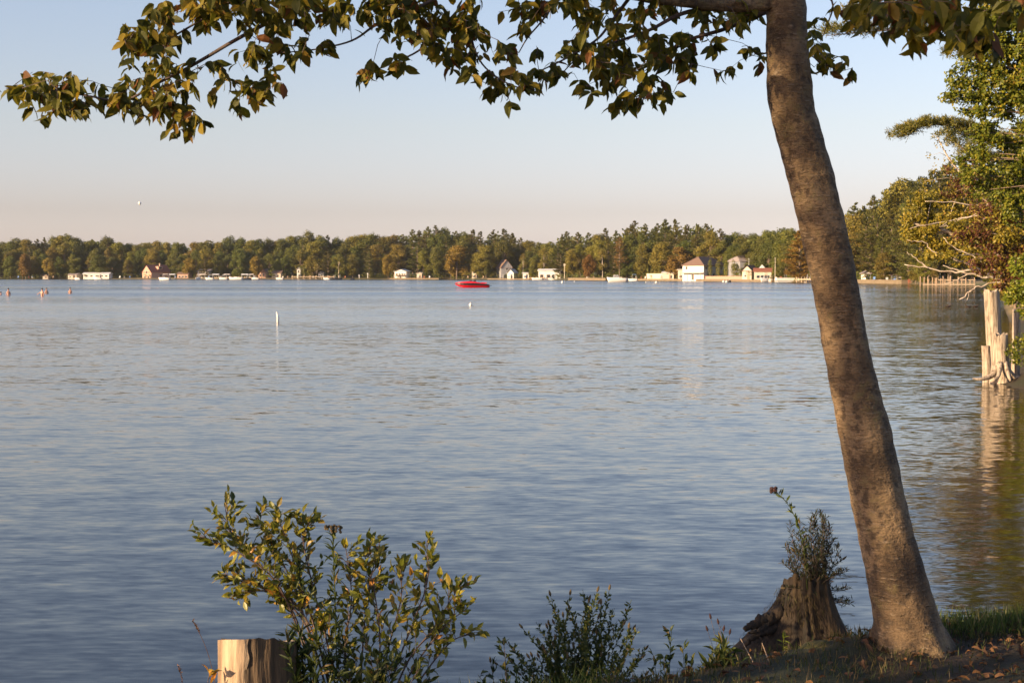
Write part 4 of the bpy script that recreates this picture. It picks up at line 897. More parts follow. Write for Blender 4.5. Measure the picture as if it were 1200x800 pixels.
CL = [ # cx, cy, rx, ry, sprays, Y
 (30, 112, 24, 14, 7, 5.5), (62, 96, 30, 18, 9, 5.5), (58, 130, 22, 12, 6, 5.5), (95, 118, 34, 20, 13, 5.5), (52, 142, 10, 9, 3, 5.5), (102, 138, 14, 10, 4, 5.5),
 (150, 110, 30, 22, 12, 5.5), (175, 70, 34, 26, 16, 5.4), (150, 45, 18, 18, 6, 5.4), (185, 45, 30, 20, 12, 5.35), (205, 100, 32, 22, 14, 5.5), (170, 135, 22, 12, 7, 5.5), (205, 138, 28, 18, 9, 5.5), (228, 148, 16, 8, 4, 5.5), (198, 155, 8, 10, 2, 5.5),
 (230, 20, 40, 22, 16, 5.3), (250, 8, 60, 14, 16, 5.3), (290, 18, 40, 20, 14, 5.3), (330, 15, 40, 22, 16, 5.35), (310, 45, 20, 14, 5, 5.4), (255, 72, 10, 10, 2, 5.5), (295, 70, 26, 12, 7, 5.45), (275, 103, 14, 7, 3, 5.5), (318, 90, 10, 14, 3, 5.5), (300, 122, 32, 16, 9, 5.5), (245, 118, 5, 5, 1, 5.5), (325, 108, 14, 9, 3, 5.5),
 (380, 12, 36, 18, 14, 5.4), (400, 32, 20, 10, 5, 5.5), (355, 30, 18, 12, 4, 5.5), (360, 62, 30, 11, 8, 5.5), (335, 70, 10, 14, 3, 5.5), (430, 8, 34, 14, 12, 5.5), (450, 28, 22, 10, 5, 5.5), (480, 12, 30, 16, 11, 5.5), (520, 16, 34, 20, 14, 5.55), (540, 35, 26, 18, 9, 5.6), (505, 30, 20, 12, 6, 5.6), (470, 46, 30, 7, 6, 5.6), (435, 80, 12, 14, 4, 5.7), (468, 84, 12, 9, 3, 5.65), (448, 98, 4, 5, 1, 5.7), (490, 52, 20, 12, 5, 5.6), (510, 66, 22, 9, 5, 5.6), (545, 52, 16, 20, 6, 5.6), (558, 66, 12, 14, 3, 5.6),
 (535, 80, 20, 10, 5, 5.6), (558, 92, 16, 12, 4, 5.6), (590, 75, 14, 12, 4, 5.6), (583, 105, 18, 10, 4, 5.6), (610, 103, 28, 12, 8, 5.6), (600, 122, 10, 6, 2, 5.6), (635, 95, 8, 14, 3, 5.7), (625, 62, 12, 10, 2, 5.6), (615, 40, 12, 12, 3, 5.6), (640, 20, 16, 12, 5, 5.6), (655, 8, 20, 10, 5, 5.6), (610, 3, 14, 6, 3, 5.6), (585, 20, 4, 5, 1, 5.6), (565, 5, 6, 6, 1, 5.6),
 (680, 8, 26, 10, 8, 5.7), (708, 14, 12, 12, 4, 5.8), (690, 35, 18, 14, 6, 5.8), (678, 55, 16, 10, 4, 5.8), (665, 78, 14, 10, 4, 5.85), (695, 70, 20, 12, 7, 5.85), (660, 92, 18, 6, 3, 5.9), (680, 112, 6, 9, 2, 5.9), (698, 110, 12, 12, 3, 5.9),
 (725, 45, 20, 12, 6, 5.9), (720, 75, 24, 14, 9, 5.9), (740, 95, 24, 14, 10, 5.95), (715, 100, 20, 12, 6, 5.95), (745, 125, 30, 12, 9, 6), (775, 115, 16, 14, 5, 6), (725, 128, 14, 8, 3, 6), (765, 60, 22, 18, 9, 6), (790, 72, 22, 14, 8, 6.05), (815, 85, 16, 12, 4, 6.05), (800, 50, 18, 10, 5, 6.1), (755, 30, 20, 10, 5, 5.95), (770, 85, 24, 12, 8, 6),
 (845, 60, 12, 8, 3, 6.1), (850, 82, 8, 9, 2, 6.1), (825, 28, 18, 10, 5, 6.1), (855, 18, 20, 9, 5, 6.1), (880, 22, 14, 9, 4, 6.1), (775, 8, 18, 8, 4, 5.9), (865, 40, 10, 5, 2, 6.1), (840, 46, 8, 5, 1, 6.1),
 (887, 76, 10, 12, 3, 6.1), (880, 64, 4, 4, 1, 6.1), (960, 78, 12, 9, 3, 6), (978, 72, 14, 7, 3, 6), (975, 90, 14, 8, 3, 6), (996, 94, 3, 6, 1, 6), (952, 40, 7, 9, 3, 6), (955, 55, 5, 6, 1, 6), (978, 22, 9, 6, 1, 6), (950, 88, 6, 5, 1, 6),
 (1020, 22, 20, 12, 5, 5.1), (1035, 38, 16, 10, 4, 5), (1010, 5, 16, 8, 4, 5.2), (1045, 8, 26, 14, 8, 4.9), (1075, 25, 24, 16, 8, 4.7), (1060, 42, 16, 9, 3, 5), (1078, 58, 18, 9, 4, 4.8), (1105, 40, 24, 16, 8, 4.6), (1120, 15, 28, 18, 10, 4.6), (1140, 55, 14, 14, 5, 4.5), (1155, 35, 20, 16, 6, 4.5), (1165, 8, 26, 14, 7, 4.5), (1190, 20, 12, 14, 3, 4.5), (1095, 5, 26, 10, 7, 4.7), (1165, 68, 5, 9, 1, 4.5), (800, 22, 20, 8, 5, 5.9), (850, 30, 18, 8, 4, 6.0), (760, 12, 20, 8, 4, 5.85), (730, 24, 14, 8, 3, 5.85)]
for (cx, cy, rx, ry, n, Y) in [(300, -40, 150, 30, 50, 5.3), (550, -45, 150, 30, 55, 5.5), (780, -45, 130, 28, 45, 5.9), (1050, -50, 130, 30, 50, 5), (600, -150, 330, 60, 90, 5.6), (950, -220, 250, 80, 80, 5.8), (1150, -30, 60, 20, 20, 4.5)]:
    CL.append((cx, cy, rx, ry, n, Y))
tw = MB(); lf = MB()
for (cx, cy, rx, ry, ns, Y) in CL:
    for _ in range(ns):
        a = random.uniform(0, 6.28); q = math.sqrt(random.random())
        px, py = cx+rx*q*math.cos(a), cy+ry*q*math.sin(a)-6
        e_ = P(px, py, Y+random.gauss(0, .16))-RL; ev = np.array(tuple(e_))
        dd = np.linalg.norm((NODE-ev)*np.array((1, .8, 1)), axis=1); near_ = NODE[np.argmin(dd)]
        NODE = np.vstack([NODE, ev[None], (ev*.5+near_*.5)[None]])
        st = Vector(near_); mid = (st+e_)/2+Vector((random.uniform(-.02, .02), random.uniform(-.03, .03), random.uniform(.0, .03)))
        tw.tube([st, mid, e_], [.0016, .0013, .0008], 4, False)
        m_ = random.randint(4, 6); ax = (e_-mid).normalized()
        po = np.array([tuple(e_-ax*random.uniform(-.01, .08)) for _ in range(m_)])
        d_ = np.array([(random.gauss(0, .55)+ax.x*.3, random.gauss(0, .5), -random.uniform(.1, 1.25)) for _ in range(m_)])
        nn = np.array([(random.gauss(0, .5), random.gauss(-.5, .6), random.gauss(.4, .5)) for _ in range(m_)])
        L_ = rng.uniform(.038, .074, m_)*(1+(0 if cx < 990 else .12))
        add_leaves(lf, po, d_, nn, L_, L_*rng.uniform(.42, .56, m_), 1.2)
tw.build('twigs', M['twig'], root); lf.build('foliage', M['canopy'], root)

# ------------------------------------------------------------------ generic leafy plant
def plant(name, label, cat, base, stems, leafm, leaf, wr=.5, side=(.03, .10), every=.022, stemr=(.004, .0012), start=.25, stemm=None, droop=0.0, heads=None, headm=None, per=3, group=None, up=.4, wide=1.0, end=1.0):
    """stems: list of point lists (px,py,Y); leaves along side twigs; heads: fraction of stems that end in a flower spike"""
    root = empty(name, base); tag(root, label, cat, group); B_ = Vector(base); sm = MB(); lm = MB(); hm = MB(); hn = 0
    for pts in stems:
        sp = spline([P(*p)-B_ for p in pts], 6); n = len(sp); L = sum((sp[i+1]-sp[i]).length for i in range(n-1))
        sm.tube(sp, [stemr[0]+(stemr[1]-stemr[0])*i/(n-1) for i in range(n)], 5, False)
        k = int(L*(1-start)/every)
        for j in range(k):
            t = start+(end-start)*(j+random.random())/k; f = t*(n-1); i = min(int(f), n-2); p = sp[i].lerp(sp[i+1], f-i)
            ax = (sp[i+1]-sp[i]).normalized(); a = random.uniform(0, 6.28); sd = Vector((math.cos(a)*wide, math.sin(a), random.uniform(-.1, .9))).normalized()
            ln = random.uniform(*side)*(1.15-.7*t); e_ = p+(sd*.8+ax*.5).normalized()*ln
            if ln > .015: sm.tube([p, (p+e_)/2+Vector((0, 0, ln*.06)), e_], [stemr[1]*1.1, stemr[1], stemr[1]*.6], 4, False)
            m_ = per; po = np.array([tuple(p.lerp(e_, (q+1)/m_)) for q in range(m_)])
            d_ = np.array([tuple((e_-p).normalized()) for _ in range(m_)])+rng.normal(size=(m_, 3))*.55+np.array((0, 0, up-droop))
            nn = rng.normal(size=(m_, 3))*.5+np.array((-.1, -.45, .7)); L_ = rng.uniform(.65, 1.15, m_)*leaf
            add_leaves(lm, po, d_, nn, L_, L_*wr*rng.uniform(.85, 1.1, m_), 1.0)
        if heads and random.random() < heads:
            e_ = sp[-1]; ax = (sp[-1]-sp[-3]).normalized(); MB().tube([e_-ax*.004, e_+ax*.004, e_+ax*.014, e_+ax*.023], [.002, .0055, .0045, .001], 6).build('flower_head', headm or M['flower'], root)
    sm.build('stems', stemm or M['twig'], root); lm.build('foliage', leafm, root)
    return root
def fan(base, tips, Y, mid=.5, sway=10):
    out = []
    for tx, ty_ in tips:
        bx, by = base[0]+random.uniform(-12, 12), base[1]; yj = Y+random.uniform(-.12, .12)
        m1 = (bx+(tx-bx)*.32+random.uniform(-sway, sway), by+(ty_-by)*.40, yj); m2 = (bx+(tx-bx)*.66+random.uniform(-sway, sway)*.6, by+(ty_-by)*.74, yj)
        out.append([(bx, by, Y), m1, m2, (tx, ty_, yj)])
    return out
BY = 5.55
stems = [[(395, 870, BY), (360, 760, BY), (335, 700, BY), (300, 655, BY), (272, 625, BY), (264, 596, BY)], [(392, 870, BY), (350, 740, BY), (322, 680, BY-.1), (280, 648, BY-.1), (238, 628, BY-.1)],
 [(400, 870, BY), (372, 770, BY), (345, 690, BY+.1), (322, 640, BY+.1), (300, 603, BY+.1)], [(402, 870, BY), (370, 740, BY), (352, 680, BY), (335, 630, BY), (325, 605, BY)], [(398, 870, BY), (360, 735, BY), (310, 690, BY), (285, 682, BY), (262, 672, BY)],
 [(405, 870, BY), (385, 760, BY), (365, 680, BY), (355, 630, BY), (362, 615, BY)], [(400, 870, BY), (375, 760, BY), (340, 702, BY), (300, 692, BY), (282, 702, BY)],
 [(420, 870, BY+.1), (425, 760, BY+.1), (432, 690, BY+.1), (445, 635, BY+.1)], [(430, 870, BY), (445, 770, BY), (440, 700, BY), (428, 650, BY)], [(425, 870, BY), (405, 770, BY), (412, 700, BY), (405, 640, BY)],
 [(440, 870, BY), (465, 780, BY), (488, 720, BY), (501, 680, BY), (500, 636, BY)], [(445, 870, BY), (480, 790, BY), (520, 735, BY), (548, 712, BY)], [(440, 870, BY), (475, 780, BY), (505, 740, BY), (530, 700, BY), (538, 690, BY)],
 [(450, 870, BY), (490, 800, BY), (525, 755, BY), (548, 742, BY)], [(430, 870, BY), (455, 760, BY), (470, 700, BY), (468, 665, BY)], [(420, 870, BY), (400, 800, BY), (380, 760, BY), (372, 720, BY)]]
bz = gz(X(410, 5.4), 5.4)
plant('leafy_bush', 'leafy green and yellow bush spreading behind the pale stump at the water edge', 'bush', (X(410, BY), BY, bz), stems, M['bushleaf'], .044, .48, (.05, .17), .021, (.005, .0014), .30, None, 0, None, None, 4, None, .15)
# tall stalk with a brown flower head, in the bush
plant('goldenrod_stalk', 'narrow-leaved stalk with a brown drooping flower head rising from the leafy bush', 'plant', (X(398, 5.45), 5.45, bz), [[(398, 860, 5.45), (394, 760, 5.45), (392, 680, 5.45), (390, 625, 5.45)], [(404, 860, 5.45), (400, 740, 5.45), (355, 690, 5.45), (352, 655, 5.45)]], M['herbleaf'], .05, .2, (.004, .012), .008, (.0035, .002), .2, M['herbleaf'], .3, None, None, 1)
mb = MB(); fb = P(390, 620, 5.45)
for i in range(26): mb.blob((fb.x+random.uniform(-.03, .035), fb.y+random.uniform(-.02, .02), fb.z-.012+random.uniform(0, .03)), .006, 6, 4)
o = mb.build('flower_head', M['flower']); pr_ = [q for q in bpy.data.objects if q.name.startswith('goldenrod_stalk') and q.type == 'EMPTY'][0]; o.parent = pr_; o.matrix_parent_inverse = Matrix.Translation(-pr_.location)
plant('lance_leaved_weed', 'green weed with long narrow leaves crowding the right side of the pale stump', 'plant', (X(352, 5.25), 5.25, bz), fan((352, 880), [(335, 742), (350, 735), (362, 750), (372, 742), (345, 765), (385, 768), (330, 775), (365, 780), (395, 790)], 5.25, .5, 6), M['herbleaf'], .06, .2, (.004, .015), .014, (.0025, .0012), .2, M['herbleaf'], .2, None, None, 2)
plant('low_bush_growth', 'dark leafy growth at the foot of the leafy bush along the bottom edge', 'bush', (X(440, 5.35), 5.35, bz), fan((430, 890), [(385, 770), (400, 755), (415, 765), (430, 750), (445, 765), (460, 775), (475, 770), (490, 785), (410, 785), (505, 795), (440, 785)], 5.35, .5, 10), M['herbleaf'], .04, .42, (.02, .07), .016, (.003, .001), .1, None, 0, None, None, 3)
# low flowering herb in the middle
tips = [(593, 752), (612, 735), (628, 728), (645, 697), (660, 722), (668, 696), (683, 690), (690, 705), (700, 692), (714, 690), (720, 712), (728, 730), (740, 702), (748, 735), (640, 745), (655, 740), (675, 735), (705, 735), (620, 770), (735, 760), (752, 770), (690, 750), (665, 770), (610, 790), (600, 775), (650, 715), (695, 720), (632, 752)]
st = fan((680, 880), tips, 5.9, .5, 12)+fan((680, 880), [(a+random.uniform(-12, 12), b_+random.uniform(12, 40)) for a, b_ in tips+tips], 5.95, .5, 16)
plant('flowering_mint', 'low dark green mint-like plant with small brown flower spikes at the bottom middle', 'plant', (X(680, 5.9), 5.9, gz(X(680, 5.9), 5.9)), st, M['herbleaf'], .019, .48, (.006, .040), .012, (.0022, .0009), .25, M['herbleaf'], 0, .8, M['flower'], 3, None, .3, 1.0, .95)
plant('leafy_sprig', 'small sprig with upturned round leaves leaning left of the mint-like plant', 'plant', (X(585, 5.7), 5.7, gz(X(585, 5.7), 5.7)), fan((600, 880), [(560, 790), (575, 775), (590, 748), (605, 782)], 5.7, .5, 6), M['herbleaf'], .03, .5, (.01, .05), .03, (.003, .001), .4, M['twig'], 0, .4, M['flower'], 3)
plant('lance_leaved_herb', 'slender upright herb with narrow drooping leaves right of the mint-like plant', 'plant', (X(790, 5.9), 5.9, gz(X(790, 5.9), 5.9)), fan((790, 880), [(787, 738), (800, 757), (778, 770), (812, 772), (765, 765)], 5.9, .5, 4), M['herbleaf'], .042, .36, (.01, .035), .02, (.0025, .001), .3, M['herbleaf'], .35, .3, M['flower'], 2)
plant('drooping_herb', 'dark herb with long arching leaves just left of the old mossy stump', 'plant', (X(845, 5.9), 5.9, gz(X(845, 5.9), 5.9)), fan((848, 870), [(846, 752), (838, 762), (856, 760), (830, 775), (864, 778)], 5.9, .5, 4), M['herbleaf'], .062, .26, (.006, .02), .012, (.003, .0015), .25, M['herbleaf'], .3, None, None, 2)
plant('seed_head_stems', 'thin stems carrying dark round seed heads above the herb with long arching leaves', 'plant', (X(845, 6.05), 6.05, gz(X(845, 6.05), 6.05)), fan((848, 860), [(833, 724), (842, 730), (848, 738), (829, 738), (855, 742)], 6.05, .5, 4), M['dryleaf'], .012, .3, (.005, .02), .05, (.0014, .0008), .4, M['twig'], 0, 1, M['darkflower'], 1)
# dry reddish stems at lower left
root2 = plant('dry_seed_stalk', 'thin reddish dry stalk with a seed head leaning left of the pale stump', 'plant', (X(258, 5.3), 5.3, gz(X(258, 5.3), 5.3)), [[(262, 860, 5.3), (250, 790, 5.3), (240, 755, 5.3), (226, 727, 5.3)]], M['litter'], .01, .5, (.001, .004), .0035, (.0012, .0009), .82, M['litter'], 0, None, None, 1)
plant('dry_seed_stalk', 'short reddish dry stalk at the bottom edge left of the leaning dry stalk', 'plant', (X(212, 5.3), 5.3, gz(X(212, 5.3), 5.3)), [[(220, 860, 5.3), (214, 800, 5.3), (209, 780, 5.3)]], M['litter'], .009, .5, (.001, .004), .004, (.0012, .0009), .5, M['litter'], 0, None, None, 1)
plant('orange_leaved_seedling', 'low seedling with yellow and orange leaves at the left foot of the pale stump', 'plant', (X(245, 5.2), 5.2, gz(X(245, 5.2), 5.2)), [[(245, 880, 5.2), (243, 810, 5.2), (246, 785, 5.2)]], leaf_mat('yellow_orange_leaf', [(0, (.20, .16, .02)), (.5, (.42, .25, .03)), (1, (.5, .16, .03))], .3), .05, .36, (.02, .04), .035, (.002, .001), .45, M['twig'], 0, None, None, 2)

# ------------------------------------------------------------------ stumps near the camera
def stump(name, label, pxc, Y, ztop, zbot, r_, mat_top, topcol, lobes, flare, seed, cat='tree stump', tilt=(0, 0), twotone=None, ragged=.0, n=72, slant=0.0, dirflare=None, groove=0.0):
    rr_ = random.Random(seed); c = Vector((X(pxc, Y), Y, zbot)); root = empty(name, c); tag(root, label, cat)
    V = []; Fc = []; rings = 26; H = ztop-zbot; ph = [rr_.uniform(0, 6.28) for _ in range(6)]
    for i in range(rings+1):
        t = i/rings
        for k in range(n):
            an = 2*math.pi*k/n; f = flare*(1-t)**2.4
            rr = r_*(1+lobes*(math.sin(3*an+ph[0])*.5+math.sin(5*an+ph[1])*.35+math.sin(11*an+ph[2])*.14+math.sin(23*an+ph[3])*.07)*(1+f)+f*(1+.55*math.sin(4*an+ph[4])))
            if dirflare: rr += sum(A*max(0, math.cos(an-a0))**pw*(1-t)**ex for A, a0, pw, ex in dirflare)
            if groove: rr += groove*(math.sin(17*an+2*math.sin(t*5+an*2))*.5+math.sin(31*an+t*4)*.3+abs(math.sin(8*an+t*2))*-.9)
            z = H*t - slant*(t**2)*math.sin(an)*r_ + (ragged*t**4*(math.sin(4*an+ph[5])+.6*math.sin(9*an+ph[1])+.5*math.sin(17*an)) if ragged else .004*math.sin(3*an)*t)
            V.append((math.cos(an)*rr+tilt[0]*t, math.sin(an)*rr+tilt[1]*t, z))
    for i in range(rings):
        for k in range(n): Fc.append((i*n+k, i*n+(k+1) % n, (i+1)*n+(k+1) % n, (i+1)*n+k))
    mb = MB().add(V, Fc); o = mb.build('bark' if twotone else 'wood', mat_top, root, True)
    rim = [V[rings*n+k] for k in range(n)]; inner = [((p[0]-tilt[0])*.5+tilt[0], (p[1]-tilt[1])*.5+tilt[1], p[2]*.5+(H-.006)*.5) for p in rim]
    MB().add(rim+inner+[(tilt[0], tilt[1], H-.012)], [(k, (k+1) % n, n+(k+1) % n, n+k) for k in range(n)]+[(n+k, n+(k+1) % n, 2*n) for k in range(n)]).build('cut_top', topcol, root)
    if twotone:                               # bare patch of stripped wood wrapping part of the side
        a0, a1 = twotone; V2 = []; F2 = []; m_ = 24; rg = 18
        for i in range(rg+1):
            t = .0+1.0*i/rg
            for k in range(m_+1):
                u = k/m_; e0 = a0+.10*math.sin(t*7+1)+.05*math.sin(t*19); e1 = a1+.06*math.sin(t*6+2)+.035*math.sin(t*25); an = e0+(e1-e0)*u
                f = flare*(1-t)**2.4
                rr = r_*(1+lobes*(math.sin(3*an+ph[0])*.5+math.sin(5*an+ph[1])*.35)*(1+f)+f*(1+.55*math.sin(4*an+ph[4])))+.006+.010*math.sin(math.pi*u)**.3-.006
                V2.append((math.cos(an)*rr+tilt[0]*t, math.sin(an)*rr+tilt[1]*t, (H+.004)*t-slant*t*t*math.sin(an)*r_))
        for i in range(rg):
            for k in range(m_): F2.append((i*(m_+1)+k, i*(m_+1)+k+1, (i+1)*(m_+1)+k+1, (i+1)*(m_+1)+k))
        MB().add(V2, F2).build('stripped_wood', M['stumppale'], root, True)
    return root
SY = 5.35
stump('tree_stump', 'flat-topped stump, bare pale wood left and rough brown bark right, below the leafy bush', 300, SY, ZY(751, SY), gz(X(300, SY), SY)-.08, 45*SY/F, M['stumpbark'], M['stumppale'], .05, .18, 3, twotone=(R(150), R(262)), slant=.30, groove=.006, ragged=.006)
# old mossy stump, lower middle right, with a root running left
MY = 6.45; mb0 = ZY(768, MY)
ms = stump('mossy_stump', 'dark rotten mossy stump with a root reaching left, beside the leaning trunk', 948, MY, ZY(684, MY), mb0-.10, 27*MY/F, M['stumpdark'], M['stumpdark'], .08, .35, 11, tilt=(-.01, 0), ragged=.022, n=110, slant=.45, groove=.005,
   dirflare=[(.34, R(176), 3, 1.4), (.22, R(0), 3, 1.4), (.10, R(250), 5, 2.2), (.12, R(300), 6, 2.4), (.08, R(215), 8, 2.0)])
ML = ms.location
def lp(px, py, Y): return P(px, py, Y)-ML
for pts, r0, r1 in [([lp(925, 712, MY-.02), lp(905, 722, MY-.08), lp(888, 729, MY-.12), lp(872, 736, MY-.14)], .042, .012), ([lp(910, 735, MY-.08), lp(893, 741, MY-.14), lp(880, 749, MY-.16), lp(871, 760, MY-.16)], .024, .006), ([lp(900, 728, MY-.1), lp(890, 738, MY-.15), lp(876, 742, MY-.17)], .018, .004)]:
    sp = spline(pts, 8); k_ = len(sp); sp = [q+Vector((random.uniform(-.006, .006), 0, random.uniform(-.006, .006))) for q in sp]
    MB().tube(sp, [(r0+(r1-r0)*i_/(k_-1))*random.uniform(.88, 1.12) for i_ in range(k_)], 14, True, .12).build('root', M['stumpdark'], ms, True)
# hanging dead grass and rootlets that cover its sides
k_ = 1500; an = rng.uniform(R(170), R(370), k_); t_ = rng.uniform(.15, 1.0, k_); rr = (27*MY/F)*1.04+.34*np.maximum(0, np.cos(an-R(176)))**3*(1-t_)**1.4+.22*np.maximum(0, np.cos(an))**3*(1-t_)**1.4+.07*(1-t_)**2
Hm = ZY(684, MY)-(mb0-.10); pp = np.stack([np.cos(an)*rr-.02*t_, np.sin(an)*rr, Hm*t_], 1); dd_ = np.stack([np.cos(an)*.35, np.sin(an)*.35, -np.ones(k_)], 1)+rng.normal(size=(k_, 3))*.25
M['strand'] = leaf_mat('dead_strands', [(0, (.018, .012, .006)), (.6, (.05, .034, .016)), (.85, (.085, .058, .022)), (1, (.05, .06, .012))], .2, .8)
quads_mesh('hanging_moss', pp, dd_, np.stack([np.cos(an), np.sin(an), 0*an], 1)+rng.normal(size=(k_, 3))*.3, rng.uniform(.015, .05, k_), .003, M['strand'], ms)
# plants growing on it
tips = [(925, 612), (932, 625), (937, 612), (944, 620), (950, 608), (955, 601), (962, 600), (967, 606), (972, 615), (978, 632), (983, 640), (988, 655), (921, 640), (918, 660), (930, 600+45), (945, 640), (960, 632), (970, 640), (992, 668), (996, 690), (922, 655), (940, 655), (965, 660), (984, 690), (1000, 705)]
M['weedleaf'] = leaf_mat('weed_leaf', [(0, (.015, .022, .009)), (.5, (.03, .038, .014)), (.85, (.06, .05, .022)), (1, (.10, .055, .03))], .2, .6)
plant('stump_top_weeds', 'clump of thin upright weeds growing on top of the dark mossy stump', 'plant', tuple(P(948, 688, MY)), fan((950, 694), tips, MY, .5, 7)+fan((962, 694), tips[4:20], MY+.08, .5, 9)+fan((955, 694), [(a+random.uniform(-6, 6), b_+random.uniform(8, 45)) for a, b_ in tips], MY, .5, 8), M['weedleaf'], .026, .17, (.004, .022), .0085, (.0012, .0007), .05, M['twig'], 0, .12, M['flower'], 2, None, .35)
plant('tall_flower_stem', 'curved stem with lance leaves and one dark flower head rising highest from the mossy stump', 'plant', tuple(P(940, 688, MY-.1)), [[(946, 690, MY-.1), (943, 650, MY-.1), (936, 617, MY-.1), (925, 593, MY-.1), (910, 576, MY-.1)]], M['herbleaf'], .038, .28, (.003, .006), .011, (.0022, .0013), .1, M['herbleaf'], -.1, None, None, 1)
pr_ = [q for q in bpy.data.objects if q.name.startswith('tall_flower_stem')][0]; mb = MB(); c = P(906, 574, MY-.1)-pr_.location
for i in range(14): mb.blob((c.x+random.uniform(-.014, .014), c.y+random.uniform(-.01, .01), c.z+random.uniform(-.009, .009)), .009, 7, 5, .2, i)
mb.build('flower_head', M['darkflower'], pr_)
plant('bright_seedling', 'small bright green seedling at the foot of the dark mossy stump', 'plant', tuple(P(918, 768, 5.95)), [[(918, 770, 5.95), (918, 755, 5.95), (919, 745, 5.95)], [(930, 700, 6.15), (968, 692, 6.15)]][:1], M['n_lime'], .034, .2, (.002, .01), .006, (.0018, .001), .1, M['n_lime'], 0, None, None, 1)
# mossy stone
p = P(955, 763, 6.02); r = MB().blob((0, 0, 0), (.085, .07, .042), 28, 16, .04, 4).build('mossy_stone', M['moss'], None, True); r.location = p; r.rotation_euler = (0, R(-14), R(10)); tag(r, 'rounded mossy stone between the dark stump and the leaning trunk', 'stone')
# dry pale sticks at the foot of the mossy stump
for (a_, b_, l_) in [((868, 748, 5.9), (890, 800, 5.7), 'thin pale dry stick slanting down at the left foot of the mossy stump'), ((893, 753, 5.85), (905, 800, 5.65), 'thin pale dry stick standing right of a similar stick below the mossy stump')]:
    p0, p1 = P(*b_), P(*a_); o = MB().tube([(0, 0, 0), (p1-p0)*.5+Vector((.01, 0, 0)), p1-p0], [.0028, .0024, .0014], 6).build('dry_stick', M['wood']); o.location = p0; tag(o, l_, 'stick')

# ------------------------------------------------------------------ grass and fallen leaves (uncountable)
def scatter(n, xr, yr, smin):
    x = rng.uniform(*xr, n); y = rng.uniform(*yr, n); s = sdist(x, y); k = s > smin; return x[k], y[k]
def grass_at(x, y, Lr, lean=.35):
    n = len(x); z = height(x, y)-.01; p = np.stack([x, y, z], 1)
    d = rng.normal(size=(n, 3))*lean+np.array((0, 0, 1)); nn = rng.normal(size=(n, 3)); nn[:, 2] = 0
    return p, d, nn, rng.uniform(*Lr, n)
x, y = scatter(70000, (.3, 5.5), (4.3, 8.2), .12)
dens = .5+.5*wav(x, y, 2.6, 4)+.25*wav(x, y, 6.5, 6); keep = rng.random(len(x)) < np.clip((dens*1.0+.02)*np.where((x > 1.7) & (y < 6.0), .35, 1)+.6*(x > 2.2)*(y > 6.1), .03, 1); x, y = x[keep], y[keep]
tall = np.clip((y-6.2)*.8, 0, 1)*(x > 1.9)
p, d, nn, L = grass_at(x, y, (.02, .07)); L = L*(1+1.3*tall)
tag(quads_mesh('grass', p, d, nn, L, .004, M['bankgrass']), 'short green and brown grass on the bank around the leaning trunk', 'grass', None, 'stuff')
x, y = scatter(26000, (1.9, 4.6), (6.15, 8.2), .12); p, d, nn, L = grass_at(x, y, (.035, .13))
tag(quads_mesh('grass', p, d, nn, L, .0045, M['grass']), 'longer bright green grass at the bank edge right of the leaning trunk', 'grass', None, 'stuff')
# arching strands round the pale stump and on the bank edge
x, y = scatter(5000, (-1.8, .4), (4.6, 6.2), .05); p, d, nn, L = grass_at(x, y, (.03, .12))
tag(quads_mesh('grass', p, d, nn, L, .004, M['grass']), 'thin grass along the bank edge under the bushes at the lower left', 'grass', None, 'stuff')
x, y = scatter(14000, (.4, 5.0), (4.4, 7.6), .3); k = rng.random(len(x)) < np.where(x > 1.4, .55, .25)*(y < 6.7)*np.where((x > 1.9) & (y < 6.2), 1, .5); x, y = x[k], y[k]; n = len(x)
p = np.stack([x, y, height(x, y)+.012], 1); d = rng.normal(size=(n, 3)); d[:, 2] *= .22; nn = rng.normal(size=(n, 3))*.35+np.array((0, 0, 1))
mb = MB(); L = rng.uniform(.022, .055, n); add_leaves(mb, p, d, nn, L, L*.5, 2.0); tag(mb.build('fallen_leaves', M['litter']), 'brown and rust fallen leaves scattered round the foot of the leaning trunk', 'leaves', None, 'stuff')

